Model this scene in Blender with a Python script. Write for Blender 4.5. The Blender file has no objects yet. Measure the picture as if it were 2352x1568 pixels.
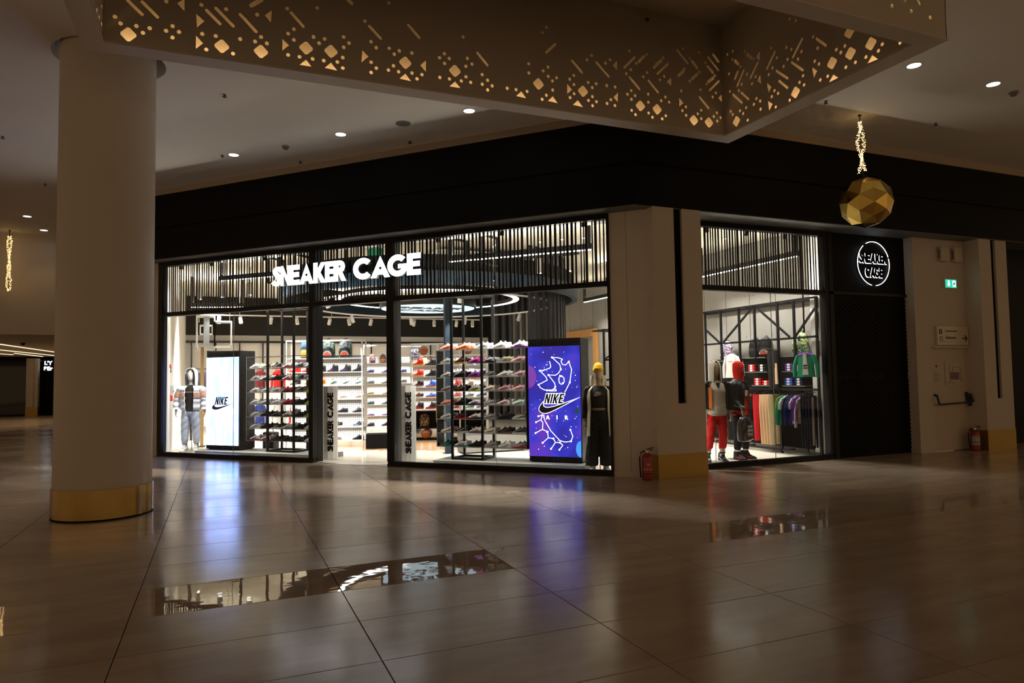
import bpy, bmesh, math, random
from mathutils import Vector, Matrix, Euler
random.seed(7)
PI = math.pi
R = math.radians
SC = bpy.context.scene
COL = SC.collection

# ------------------------------------------------------------------ camera
def make_camera():
    yaw, p, r, H = R(22.9), R(2.92), R(-0.88), 1.6
    c, s = math.cos(yaw), math.sin(yaw)
    fw = Vector((s*math.cos(p), c*math.cos(p), math.sin(p)))
    rt = Vector((c, -s, 0)); up = rt.cross(fw)
    rt2 = rt*math.cos(r)+up*math.sin(r); up2 = up*math.cos(r)-rt*math.sin(r)
    cam = bpy.data.cameras.new('camera'); cam.sensor_width = 36.0
    cam.lens = 36.0*1590.0/2352.0; cam.clip_end = 200
    o = bpy.data.objects.new('camera', cam); COL.objects.link(o)
    o.matrix_world = Matrix(((rt2.x, up2.x, -fw.x, 0), (rt2.y, up2.y, -fw.y, 0), (rt2.z, up2.z, -fw.z, H), (0, 0, 0, 1)))
    SC.camera = o
make_camera()

# ------------------------------------------------------------------ world: the dim warm rest of the mall
W = bpy.data.worlds.new('mall_ambient'); SC.world = W; W.use_nodes = True
W.node_tree.nodes['Background'].inputs[0].default_value = (1.0, 0.66, 0.36, 1)
W.node_tree.nodes['Background'].inputs[1].default_value = 0.35
SC.view_settings.view_transform = 'Standard'; SC.view_settings.look = 'None'
SC.view_settings.exposure = 0.0; SC.view_settings.gamma = 1.0
SC.view_settings.use_curve_mapping = False
cy = SC.cycles
cy.max_bounces = 6; cy.diffuse_bounces = 3; cy.glossy_bounces = 3; cy.transmission_bounces = 3
cy.transparent_max_bounces = 12; cy.sample_clamp_indirect = 3.0; cy.sample_clamp_direct = 0
cy.caustics_reflective = False; cy.caustics_refractive = False
cy.use_light_tree = True; cy.use_adaptive_sampling = True; cy.adaptive_threshold = 0.09; cy.adaptive_min_samples = 16

def light(name, kind, loc, energy, color=(1, 1, 1), size=0.1, size_y=None, target=None, rot=None, spot=None, blend=0.5, parent=None, spread=None):
    l = bpy.data.lights.new(name, kind); l.energy = energy; l.color = color
    if kind == 'AREA':
        l.size = size
        if spread: l.spread = R(spread)
        if size_y: l.shape = 'RECTANGLE'; l.size_y = size_y
    else: l.shadow_soft_size = size
    if spot: l.spot_size = R(spot); l.spot_blend = blend
    o = bpy.data.objects.new(name, l); COL.objects.link(o); o.location = loc
    if target is not None: o.rotation_euler = (Vector(target)-Vector(loc)).to_track_quat('-Z', 'Y').to_euler()
    if rot is not None: o.rotation_euler = rot
    if parent: o.parent = parent; o.matrix_parent_inverse = parent.matrix_world.inverted()
    return o

# ------------------------------------------------------------------ mesh helpers
class MB:
    def __init__(s): s.v = []; s.f = []; s.m = []; s.cm = 0
    def add(s, vs, fs):
        b = len(s.v); s.v += [tuple(x) for x in vs]
        for f in fs: s.f.append([i+b for i in f]); s.m.append(s.cm)
        return s
    def box(s, a, b):
        x0, y0, z0 = a; x1, y1, z1 = b
        if x0 > x1: x0, x1 = x1, x0
        if y0 > y1: y0, y1 = y1, y0
        if z0 > z1: z0, z1 = z1, z0
        return s.add([(x0,y0,z0),(x1,y0,z0),(x1,y1,z0),(x0,y1,z0),(x0,y0,z1),(x1,y0,z1),(x1,y1,z1),(x0,y1,z1)],
                     [(3,2,1,0),(4,5,6,7),(0,1,5,4),(1,2,6,5),(2,3,7,6),(3,0,4,7)])
    def bbox(s, a, b, e):
        # box with bevelled edges
        bm = bmesh.new(); bmesh.ops.create_cube(bm, size=1)
        a = Vector(a); b = Vector(b); c = (a+b)/2; d = b-a
        for v in bm.verts: v.co = Vector((c.x+v.co.x*abs(d.x), c.y+v.co.y*abs(d.y), c.z+v.co.z*abs(d.z)))
        bmesh.ops.bevel(bm, geom=bm.edges[:], offset=e, segments=2, affect='EDGES', profile=0.6)
        bm.verts.index_update(); s.add([v.co[:] for v in bm.verts], [[v.index for v in f.verts] for f in bm.faces]); bm.free()
        return s
    def bar(s, p, q, w, h=None):
        # rectangular bar between two points
        p = Vector(p); q = Vector(q); h = h or w; d = (q-p).normalized()
        up = Vector((0,0,1)) if abs(d.z) < 0.95 else Vector((1,0,0))
        a = d.cross(up).normalized()*w/2; b = a.cross(d).normalized()*h/2
        return s.add([p-a-b,p+a-b,p+a+b,p-a+b,q-a-b,q+a-b,q+a+b,q-a+b], [(0,1,2,3),(7,6,5,4),(0,4,5,1),(1,5,6,2),(2,6,7,3),(3,7,4,0)])
    def tube(s, pts, r, n=8, closed=False):
        P = [Vector(p) for p in pts]; rings = []
        ref = Vector((0,0,1))
        for i, p in enumerate(P):
            if closed: d = P[(i+1) % len(P)]-P[i-1]
            else: d = (P[min(i+1, len(P)-1)]-P[max(i-1, 0)])
            d.normalize()
            u = ref if abs(d.dot(ref)) < 0.95 else Vector((1,0,0))
            a = d.cross(u).normalized(); b = d.cross(a).normalized()
            rr = r[i] if isinstance(r, (list, tuple)) else r
            rings.append([p+(a*math.cos(2*PI*k/n)+b*math.sin(2*PI*k/n))*rr for k in range(n)])
        return s.loft(rings, cap=not closed, wrap=closed)
    def loft(s, rings, cap=True, wrap=False, open_ring=False):
        n = len(rings[0]); b = []; fs = []
        for r in rings: b += [tuple(x) for x in r]
        m = len(rings); last = m if wrap else m-1
        for i in range(last):
            j = (i+1) % m
            for k in range(n-1 if open_ring else n):
                l = (k+1) % n
                fs.append((i*n+k, i*n+l, j*n+l, j*n+k))
        if cap and not wrap and not open_ring:
            fs.append(tuple(range(n-1, -1, -1))); fs.append(tuple((m-1)*n+k for k in range(n)))
        return s.add(b, fs)
    def cyl(s, p, q, r, n=16, r2=None): return s.tube([p, q], [r, r if r2 is None else r2], n)
    def lathe(s, prof, n=24, c=(0,0,0), cap=True):
        return s.loft([[(c[0]+r*math.cos(2*PI*k/n), c[1]+r*math.sin(2*PI*k/n), c[2]+z) for k in range(n)] for r, z in prof], cap=cap)
    def ell(s, c, rx, ry, rz, n=16, m=10):
        return s.loft([[(c[0]+rx*math.sin(t)*math.cos(2*PI*k/n), c[1]+ry*math.sin(t)*math.sin(2*PI*k/n), c[2]-rz*math.cos(t)) for k in range(n)]
                       for t in [PI*(0.02+0.96*i/(m-1)) for i in range(m)]])
    def erings(s, L, n=20, cap=True):
        # loft of horizontal ellipses: (x,y,z,rx,ry)
        return s.loft([[(x+rx*math.cos(2*PI*k/n), y+ry*math.sin(2*PI*k/n), z) for k in range(n)] for x, y, z, rx, ry in L], cap=cap)
    def shell(s, L, a0, a1, n=24, th=0.012):
        # open shell: angles from the front (-y), thickness inwards
        rings = []
        for j, (x, y, z, rx, ry) in enumerate(L):
            o = []; i = []
            b0 = a0[j] if isinstance(a0, (list, tuple)) else a0
            b1 = 2*PI-b0 if isinstance(a0, (list, tuple)) else a1
            for k in range(n+1):
                t = b0+(b1-b0)*k/n-PI/2
                o.append((x+rx*math.cos(t), y+ry*math.sin(t), z)); i.append((x+(rx-th)*math.cos(t), y+(ry-th)*math.sin(t), z))
            rings.append(o+i[::-1])
        return s.loft(rings)
    def prism(s, poly, z0, z1):
        n = len(poly)
        return s.add([(x,y,z0) for x,y in poly]+[(x,y,z1) for x,y in poly],
                     [tuple(range(n-1,-1,-1)), tuple(range(n,2*n))]+[(i,(i+1)%n,n+(i+1)%n,n+i) for i in range(n)])
    def xf(s, mat, start=0):
        for i in range(start, len(s.v)): s.v[i] = tuple(mat @ Vector(s.v[i]))
        return s
    def mesh(s, name, smooth=False, slots=1):
        me = bpy.data.meshes.new(name); me.from_pydata(s.v, [], s.f)
        for _ in range(slots): me.materials.append(None)
        for p, m in zip(me.polygons, s.m): p.material_index = min(m, slots-1)
        if smooth:
            me.polygons.foreach_set('use_smooth', [True]*len(me.polygons))
            try: me.set_sharp_from_angle(angle=R(40))
            except Exception: pass
        me.validate(); me.update()
        return me

def O(name, geo, mat=None, parent=None, loc=None, rz=0, label=None, cat=None, group=None, kind=None, smooth=False, rot=None, scale=None):
    me = geo.mesh(name, smooth) if isinstance(geo, MB) else geo
    o = bpy.data.objects.new(name, me); COL.objects.link(o)
    if me is not None and mat is not None:
        mats = mat if isinstance(mat, (list, tuple)) else [mat]
        while len(me.materials) < len(mats): me.materials.append(None)
        for i, m in enumerate(mats):
            sl = o.material_slots[i]; sl.link = 'OBJECT'; sl.material = m
    if parent: o.parent = parent
    if loc is not None: o.location = loc
    if rot is not None: o.rotation_euler = rot
    elif rz: o.rotation_euler = (0, 0, rz)
    if scale is not None: o.scale = scale if not isinstance(scale, (int, float)) else (scale,)*3
    tag(o, label, cat, group, kind)
    return o
def tag(o, label=None, cat=None, group=None, kind=None):
    if label: o['label'] = label
    if cat: o['category'] = cat
    if group: o['group'] = group
    if kind: o['kind'] = kind
def E(name, label=None, cat=None, loc=(0,0,0), rz=0, group=None, kind=None):
    return O(name, None, None, None, loc, rz, label, cat, group, kind)
def copy_tree(o, parent=None):
    c = o.copy(); COL.objects.link(c); c.parent = parent
    for ch in list(o.children): copy_tree(ch, c)
    return c

def curve2d(loops, ext=0.0, offset=0.0):
    # filled flat shape with holes (even-odd) -> mesh in the XY plane, thickness 2*ext
    cu = bpy.data.curves.new('shape', 'CURVE'); cu.dimensions = '2D'; cu.fill_mode = 'BOTH'; cu.extrude = ext; cu.offset = offset
    for L in loops:
        sp = cu.splines.new('POLY'); sp.points.add(len(L)-1)
        for p, (x, y) in zip(sp.points, L): p.co = (x, y, 0, 1)
        sp.use_cyclic_u = True
    ob = bpy.data.objects.new('shape', cu)
    me = bpy.data.meshes.new_from_object(ob); bpy.data.objects.remove(ob); bpy.data.curves.remove(cu)
    me.materials.clear(); me.materials.append(None)
    return me
def text_mesh(body, size, ext=0.0, bold=0.0, align='CENTER', spacing=1.0):
    cu = bpy.data.curves.new('text', 'FONT'); cu.body = body; cu.size = size; cu.extrude = ext; cu.offset = bold
    cu.align_x = align; cu.align_y = 'CENTER'; cu.space_character = spacing
    ob = bpy.data.objects.new('text', cu)
    me = bpy.data.meshes.new_from_object(ob); bpy.data.objects.remove(ob); bpy.data.curves.remove(cu)
    me.materials.clear(); me.materials.append(None)
    return me
UPR = (PI/2, 0, 0)   # stands a flat XY shape upright, facing -y

# ------------------------------------------------------------------ materials
MC = {}
def srgb(r, g, b):
    f = lambda c: (c/255/12.92) if c/255 <= 0.04045 else ((c/255+0.055)/1.055)**2.4
    return (f(r), f(g), f(b))
def mat(name, col=(0.8,0.8,0.8), rough=0.6, metal=0.0, var=0.0, vs=8.0, bump=0.0, bs=40.0, spec=None, sheen=0, coat=0):
    if name in MC: return MC[name]
    m = bpy.data.materials.new(name); m.use_nodes = True; nt = m.node_tree; b = nt.nodes['Principled BSDF']
    b.inputs['Base Color'].default_value = (*col, 1); b.inputs['Roughness'].default_value = rough; b.inputs['Metallic'].default_value = metal
    if spec is not None: b.inputs['Specular IOR Level'].default_value = spec
    if coat: b.inputs['Coat Weight'].default_value = coat
    if var or bump: tc = nt.nodes.new('ShaderNodeTexCoord')
    if var:
        n = nt.nodes.new('ShaderNodeTexNoise'); n.inputs['Scale'].default_value = vs; n.inputs['Detail'].default_value = 4
        mx = nt.nodes.new('ShaderNodeMix'); mx.data_type = 'RGBA'
        mx.inputs[6].default_value = (*[c*(1-var) for c in col], 1); mx.inputs[7].default_value = (*[min(1, c*(1+var)) for c in col], 1)
        nt.links.new(tc.outputs['Object'], n.inputs['Vector']); nt.links.new(n.outputs['Fac'], mx.inputs[0]); nt.links.new(mx.outputs[2], b.inputs['Base Color'])
    if bump:
        n2 = nt.nodes.new('ShaderNodeTexNoise'); n2.inputs['Scale'].default_value = bs; n2.inputs['Detail'].default_value = 3
        bp = nt.nodes.new('ShaderNodeBump'); bp.inputs['Strength'].default_value = bump; bp.inputs['Distance'].default_value = 0.02
        nt.links.new(tc.outputs['Object'], n2.inputs['Vector']); nt.links.new(n2.outputs['Fac'], bp.inputs['Height']); nt.links.new(bp.outputs['Normal'], b.inputs['Normal'])
    MC[name] = m
    return m
def emit(name, col, strength):
    if name in MC: return MC[name]
    m = bpy.data.materials.new(name); m.use_nodes = True; b = m.node_tree.nodes['Principled BSDF']
    b.inputs['Base Color'].default_value = (0.02, 0.02, 0.02, 1); b.inputs['Emission Color'].default_value = (*col, 1); b.inputs['Emission Strength'].default_value = strength
    if not name.startswith(('sign_white','ring_led','disc_glow','screen_')): m.cycles.emission_sampling = 'NONE'   # tiny emitters are found by the rays themselves
    MC[name] = m
    return m
def glass(name, tint=(1,1,1), ior=1.45, rough=0.0, extra=0.0):
    # thin pane: see-through with Fresnel reflection
    m = bpy.data.materials.new(name); m.use_nodes = True; nt = m.node_tree; nt.nodes.clear()
    out = nt.nodes.new('ShaderNodeOutputMaterial'); t = nt.nodes.new('ShaderNodeBsdfTransparent'); g = nt.nodes.new('ShaderNodeBsdfGlossy')
    t.inputs[0].default_value = (*tint, 1); g.inputs['Roughness'].default_value = rough
    fr = nt.nodes.new('ShaderNodeFresnel'); fr.inputs[0].default_value = ior
    mx = nt.nodes.new('ShaderNodeMixShader'); src = fr.outputs[0]
    if extra:
        a = nt.nodes.new('ShaderNodeMath'); a.operation = 'ADD'; a.use_clamp = True; a.inputs[1].default_value = extra
        nt.links.new(src, a.inputs[0]); src = a.outputs[0]
    nt.links.new(src, mx.inputs[0]); nt.links.new(t.outputs[0], mx.inputs[1]); nt.links.new(g.outputs[0], mx.inputs[2]); nt.links.new(mx.outputs[0], out.inputs[0])
    MC[name] = m
    return m
def pattern(name, cols, scale=14, rough=0.5, kind='VORONOI'):
    # all-over print: random cells of several colours
    m = bpy.data.materials.new(name); m.use_nodes = True; nt = m.node_tree; b = nt.nodes['Principled BSDF']
    b.inputs['Roughness'].default_value = rough
    tc = nt.nodes.new('ShaderNodeTexCoord'); v = nt.nodes.new('ShaderNodeTexVoronoi'); v.inputs['Scale'].default_value = scale
    cr = nt.nodes.new('ShaderNodeValToRGB'); cr.color_ramp.interpolation = 'CONSTANT'
    e = cr.color_ramp.elements
    while len(e) < len(cols): e.new(0.5)
    for i, c in enumerate(cols): e[i].position = i/len(cols); e[i].color = (*c, 1)
    sp = nt.nodes.new('ShaderNodeSeparateColor')
    nt.links.new(tc.outputs['Object'], v.inputs['Vector']); nt.links.new(v.outputs['Color'], sp.inputs[0]); nt.links.new(sp.outputs[0], cr.inputs[0]); nt.links.new(cr.outputs[0], b.inputs['Base Color'])
    MC[name] = m
    return m

BLACK = mat('black_metal', (0.004,0.004,0.005), 0.4, 0.0, spec=0.25)
BLACKM = mat('black_matt', (0.004,0.004,0.004), 0.8, spec=0.12)
FASCIA = mat('black_fascia_panel', (0.0022,0.0021,0.0018), 0.6, var=0.2, vs=2, spec=0.15)
WHITEM = mat('white_powder_coat', (0.75,0.74,0.70), 0.45)
PLASTER = mat('beige_plaster', (0.62,0.55,0.46), 0.75, var=0.03, vs=2)
CEIL = mat('ceiling_paint', (0.84,0.80,0.75), 0.85, var=0.02, vs=0.6)
PERF = mat('coffer_panel_paint', (0.52,0.45,0.36), 0.6, var=0.03, vs=3)
BRASS = mat('brushed_brass', (0.50,0.34,0.11), 0.17, 1.0, var=0.15, vs=2.0)
GLASS = glass('shop_window_glass', (0.985,0.995,0.99), 1.17)
ACRYL = glass('clear_acrylic', (0.985,0.99,0.99), 1.22, 0.02, 0.0)
DARKGREY = mat('charcoal_plastic', (0.03,0.03,0.032), 0.5)
GREYPL = mat('plinth_grey_laminate', (0.18,0.175,0.16), 0.5, var=0.05)
CHROME = mat('satin_steel', (0.5,0.5,0.5), 0.3, 1.0)
ORD = ['first','second','third','fourth','fifth','sixth','seventh','eighth','ninth','tenth','eleventh','twelfth','thirteenth','fourteenth']

# left shop front: local x runs to the right along the glass, y runs into the shop
P0 = Vector((5.79, 9.60, 0)); AL = R(43.5); RZL = -(PI/2-AL)
def LF(x, d, z=0.0):
    return P0+Vector((math.sin(AL), -math.cos(AL), 0))*x+Vector((math.cos(AL), math.sin(AL), 0))*d+Vector((0,0,z))
# ================================================================== FLOOR
def floor_mat(name, rough, bump, col=(0.46,0.365,0.275)):
    m = bpy.data.materials.new(name); m.use_nodes = True; nt = m.node_tree; b = nt.nodes['Principled BSDF']
    g = nt.nodes.new('ShaderNodeNewGeometry')
    mp = nt.nodes.new('ShaderNodeMapping'); mp.inputs['Scale'].default_value = (0.55, 2.2, 1)
    n = nt.nodes.new('ShaderNodeTexNoise'); n.inputs['Scale'].default_value = 1.7; n.inputs['Detail'].default_value = 7; n.inputs['Roughness'].default_value = 0.62
    cr = nt.nodes.new('ShaderNodeValToRGB'); cr.color_ramp.elements[0].position = 0.3; cr.color_ramp.elements[1].position = 0.75
    cr.color_ramp.elements[0].color = (col[0]*0.80, col[1]*0.78, col[2]*0.76, 1); cr.color_ramp.elements[1].color = (col[0]*1.13, col[1]*1.13, col[2]*1.13, 1)
    oi = nt.nodes.new('ShaderNodeObjectInfo'); hv = nt.nodes.new('ShaderNodeHueSaturation')
    mr = nt.nodes.new('ShaderNodeMapRange'); mr.inputs[3].default_value = 0.94; mr.inputs[4].default_value = 1.06
    nt.links.new(g.outputs['Position'], mp.inputs[0]); nt.links.new(mp.outputs[0], n.inputs['Vector']); nt.links.new(n.outputs['Fac'], cr.inputs[0])
    nt.links.new(oi.outputs['Random'], mr.inputs[0]); nt.links.new(mr.outputs[0], hv.inputs['Value']); nt.links.new(cr.outputs[0], hv.inputs['Color']); nt.links.new(hv.outputs[0], b.inputs['Base Color'])
    b.inputs['Roughness'].default_value = rough; b.inputs['Specular IOR Level'].default_value = 0.5
    if rough > 0.1:
        # worn polish: roughness drifts across the stone
        n3 = nt.nodes.new('ShaderNodeTexNoise'); n3.inputs['Scale'].default_value = 0.9; n3.inputs['Detail'].default_value = 3
        m3 = nt.nodes.new('ShaderNodeMapRange'); m3.inputs[1].default_value = 0.35; m3.inputs[2].default_value = 0.7; m3.inputs[3].default_value = rough*0.8; m3.inputs[4].default_value = rough*1.35
        nt.links.new(g.outputs['Position'], n3.inputs['Vector']); nt.links.new(n3.outputs['Fac'], m3.inputs[0]); nt.links.new(m3.outputs[0], b.inputs['Roughness'])
    if bump:
        n2 = nt.nodes.new('ShaderNodeTexNoise'); n2.inputs['Scale'].default_value = 9; n2.inputs['Detail'].default_value = 1
        bp = nt.nodes.new('ShaderNodeBump'); bp.inputs['Strength'].default_value = bump; bp.inputs['Distance'].default_value = 0.01
        nt.links.new(g.outputs['Position'], n2.inputs['Vector']); nt.links.new(n2.outputs['Fac'], bp.inputs['Height']); nt.links.new(bp.outputs[0], b.inputs['Normal'])
    return m
TILE = floor_mat('honed_beige_marble', 0.19, 0.0)
TILEG = floor_mat('polished_beige_marble', 0.02, 0.035)
GROUT = mat('floor_grout', (0.03,0.022,0.016), 0.9, spec=0.05)
floor = O('floor', MB().box((-16,-6,-0.12),(24,46,-0.006)), GROUT, kind='structure', label='beige marble tile floor of the mall concourse')
TW, TH = 1.42, 0.71
tm = MB()
def tile_geo(mb, x0, y0, w, h, g=0.0032, c=0.0016):
    x1, y1 = x0+w-g, y0+h-g; x0 += g; y0 += g
    z = [(-0.006, 0), (-c*0.5, 0), (0, c*0.6)]
    rr = [[(x0+i,y0+i,zz),(x1-i,y0+i,zz),(x1-i,y1-i,zz),(x0+i,y1-i,zz)] for zz, i in z]
    mb.loft(rr)
tile_geo(tm, 0, 0, TW, TH); tile_me = tm.mesh('floor_tile')
def in_shop(x, y):
    if y > 9.75 and 7.3 < x < 10.6: return True
    d = (Vector((x, y, 0))-P0).dot(Vector((math.cos(AL), math.sin(AL), 0)))
    return d > 0.25 and x > -1.1 and x < 10.8 and (y > 9.6)
rest = MB(); ntile = 0
for j in range(-6, 56):
    y0 = 5.42+TH*(j-3)
    for i in range(-11, 13):
        x0 = 0.86+TW*i
        if in_shop(x0, y0) and in_shop(x0+TW, y0) and in_shop(x0+TW, y0+TH) and in_shop(x0, y0+TH): continue
        if y0 > 9.6 and x0 > 10.6: continue
        glossy = (j == 3 and i != 1) or (j == 27 and i < -4 and i % 2 == 0) or (j == 23 and i < -3 and i % 3 == 0)
        near = 2.5 < y0 < 11.9 and -6.5 < x0 < 15 and not (y0 > 8 and x0 < -5)
        # keep what the camera can see in front of the shop
        if near and ntile < 240:
            O('floor_tile', tile_me, TILEG if glossy else TILE, floor, loc=(x0, y0, 0)); ntile += 1
        else: rest.cm = 1 if glossy else 0; tile_geo(rest, x0, y0, TW, TH)
rm = rest.mesh('distant_tiles', slots=2)
O('distant_tiles', rm, [TILE, TILEG], floor, kind='stuff')
# floor box lid in front of the right window
fb = O('floor_box_lid', MB().bbox((-0.11,-0.11,-0.004),(0.11,0.11,0.003), 0.002), mat('lid_marble', (0.40,0.32,0.24), 0.3), loc=(3.75,8.94,0), label='small square floor box lid set into the marble tiles', cat='floor box')
O('latch', MB().box((-0.03,-0.012,0.003),(0.03,0.012,0.005)), CHROME, fb)

# shop floor: pale marble with an oak area in the middle
def polyobj(name, pts, z0, z1, m, parent=None, kind=None, label=None):
    return O(name, MB().prism(pts, z0, z1), m, parent, kind=kind, label=label)
SHOPF = mat('pale_polished_marble', (0.66,0.62,0.53), 0.12, var=0.08, vs=1.5)
e1 = LF(-10.3, 0.0)
shop_poly = [(5.79,9.62),(6.25,9.4),(10.75,9.56),(10.75,22.2),(-1.2,22.2),(-1.2,17.0)]
sf = polyobj('floor_shop', [(5.79,9.60),(7.2,9.56),(10.75,9.56),(10.75,25.7),(-1.15,25.7),(-1.15,16.92)], -0.004, 0.004, SHOPF, kind='structure', label='pale polished marble floor inside the sneaker shop')
woodm = bpy.data.materials.new('oak_parquet'); woodm.use_nodes = True
nt = woodm.node_tree; b = nt.nodes['Principled BSDF']; tc = nt.nodes.new('ShaderNodeTexCoord'); mp = nt.nodes.new('ShaderNodeMapping'); mp.inputs['Scale'].default_value = (1.2, 14, 1)
n = nt.nodes.new('ShaderNodeTexNoise'); n.inputs['Scale'].default_value = 2.2; n.inputs['Detail'].default_value = 5; cr = nt.nodes.new('ShaderNodeValToRGB')
cr.color_ramp.elements[0].color = (0.27,0.15,0.07,1); cr.color_ramp.elements[1].color = (0.52,0.33,0.17,1)
nt.links.new(tc.outputs['Object'], mp.inputs[0]); nt.links.new(mp.outputs[0], n.inputs['Vector']); nt.links.new(n.outputs['Fac'], cr.inputs[0]); nt.links.new(cr.outputs[0], b.inputs['Base Color']); b.inputs['Roughness'].default_value = 0.22
for k in range(14):
    x0 = 2.0+k*0.32
    y0 = max(15.95-0.58*(x0-2.4), 14.6)
    O('plank', MB().box((x0+0.002,y0,0.003),(x0+0.318,21.9,0.008)), woodm, sf)

# ================================================================== CEILING
CZ = 5.72
def circ(cx, cy, r, n=32): return [(cx+r*math.cos(2*PI*k/n), cy+r*math.sin(2*PI*k/n)) for k in range(n)]
cme = curve2d([[(-16,-6),(24,-6),(24,22.5),(-16,22.5)], [(-1.29,4.66),(6.89,4.66),(6.89,8.0),(-1.29,8.0)], circ(-1.31,9.95,0.64)], 0.02)
ceiling = O('ceiling', cme, CEIL, loc=(0,0,CZ+0.02), kind='structure', label='plain plaster ceiling of the mall concourse')
O('column_recess', MB().lathe([(0.64,0.0),(0.64,0.5),(0.3,0.5)], 32, (-1.31,9.95,0.02), cap=False), CEIL, ceiling)

# perforated coffer ------------------------------------------------
C1=[(-99,527),(-94,521),(-80,521),(-68,521),(-74,515),(-47,527),(-53,521),(-41,522),(-47,515),(-53,552),(-20,555),(4,555),(35,555),(-19,524),(-6,524),(-15,508),(11,508),(18,525),(33,525),(39,531),(45,525),(66,568),(98,575),(73,546),(67,540),(73,534),(67,516),(79,516),(93,516),(94,541),(106,541),(100,535),(127,547),(133,541),(127,535),(126,523),(105,516),(120,517),(126,511),(151,570),(158,547),(164,541),(158,523),(164,517),(158,511),(179,597),(179,543),(191,542),(185,537),(206,542),(184,523),(178,517),(190,517),(206,518),(218,518),(212,512),(246,548),(240,542),(252,543),(246,536),(270,573),(275,547),(281,541),(273,537),(240,518),(252,518),(267,518),(273,524),(279,518),(294,530),(301,524),(294,518),(307,518),(301,512),(327,518),(339,518),(354,518),(383,606),(377,598),(357,554),(357,542),(384,554),(377,548),(384,542),(390,537),(396,542),(390,525),(381,517),(375,511),(448,580),(441,573),(469,573),(421,549),(415,543),(421,537),(442,543),(454,543),(448,537),(421,525),(415,519),(448,525),(442,519),(454,519),(448,513),(470,543),(470,519),(476,579),(483,543),(476,525),(482,518),(507,596),(534,596),(517,581),(508,571),(501,564),(508,542),(502,536),(514,536),(508,530),(508,515),(514,510),(534,571),(528,564),(535,541),(535,530),(535,515),(541,510),(561,596),(546,580),(562,570),(555,564),(563,541),(556,535),(569,535),(563,515),(557,510),(595,615),(622,614),(606,603),(596,586),(622,586),(605,570),(590,554),(623,560),(597,532),(591,526),(597,520),(623,531),(617,525),(623,519),(633,601),(649,585),(634,570),(650,560),(644,553),(651,531),(645,525),(657,525),(651,519)]
D1=[(-87,511),(0,514),(39,515),(86,527),(113,528),(198,529),(259,529),(370,530),(434,530),(522,523),(549,522),(610,515),(636,515)]
T1=[[(-25,544),(-17,538),(-24,530)],[(-25,521),(-18,514),(-25,507)],[(61,533),(68,527),(61,520)],[(148,535),(155,529),(147,521)],[(-43,552),(-36,558),(-36,545)],[(43,556),(50,563),(49,549)],[(86,514),(79,507),(92,507)],[(113,515),(106,508),(120,507)],[(411,536),(418,530),(411,523)],[(216,529),(223,536),(223,522)],[(198,516),(191,509),(205,508)],[(259,516),(252,509),(266,509)],[(346,517),(339,510),(353,509)],[(390,517),(383,510),(397,509)],[(426,517),(419,510),(434,509)],[(480,572),(486,579),(487,566)],[(480,529),(487,536),(487,523)],[(566,563),(573,570),(574,558)],[(654,553),(660,559),(661,547)],[(586,543),(593,537),(586,531)]]
B1=[[(-88,546),(-75,534)],[(-75,547),(-61,534)],[(-15,550),(-2,538)],[(-6,554),(11,538)],[(18,552),(34,536)],[(70,564),(83,551)],[(156,565),(169,553)],[(29,564),(39,572)],[(128,595),(136,588)],[(202,575),(215,562)],[(288,556),(301,543)],[(382,573),(395,586)],[(419,568),(433,555)],[(455,572),(473,556)],[(498,572),(515,589)],[(521,584),(529,592)],[(506,560),(521,546)],[(549,584),(558,592)],[(551,572),(568,588)],[(536,560),(551,546)],[(585,611),(602,595)],[(610,599),(618,591)],[(586,575),(594,582)],[(609,574),(618,582)],[(638,610),(656,594)],[(648,615),(656,607)],[(637,596),(645,589)],[(637,574),(646,581)],[(639,562),(656,578)],[(621,549),(636,536)]]
C2=[(767,614),(756,614),(732,602),(757,602),(716,585),(741,585),(765,585),(729,569),(713,559),(720,552),(740,559),(746,553),(764,559),(683,585),(674,568),(682,558),(689,552),(663,552),(650,608),(640,601),(657,574),(649,568),(633,558),(639,551),(656,558),(614,568),(608,551),(582,568),(581,537),(575,531),(569,536),(613,537),(607,531),(632,527),(638,521),(631,515),(606,511),(595,511),(569,511),(556,511),(542,511),(526,511),(521,516),(500,508),(680,527),(674,521),(685,521),(713,529),(706,523),(718,523),(706,512),(679,505),(655,505),(733,524),(745,524),(739,518),(731,506),(764,530),(760,524)]
D2=[(753,512),(645,511),(588,524),(562,524),(535,523),(562,549)]
T2=[[(704,590),(711,584),(704,577)],[(704,558),(710,552),(703,545)],[(617,531),(610,524),(616,517)],[(692,542),(685,534),(691,528)],[(692,518),(684,511),(691,504)],[(534,510),(527,502),(541,503)],[(587,510),(580,503),(594,503)]]
B2=[[(752,598),(745,590)],[(727,596),(720,588)],[(747,580),(753,573)],[(735,577),(749,561)],[(708,576),(723,561)],[(677,577),(692,561)],[(631,573),(647,557)],[(609,563),(596,549)],[(649,551),(632,534)],[(675,551),(657,534)],[(671,536),(658,522)],[(758,552),(741,534)],[(741,548),(728,534)]]
C3=[(610,520),(628,529),(637,520),(665,519),(583,523)]
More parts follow.
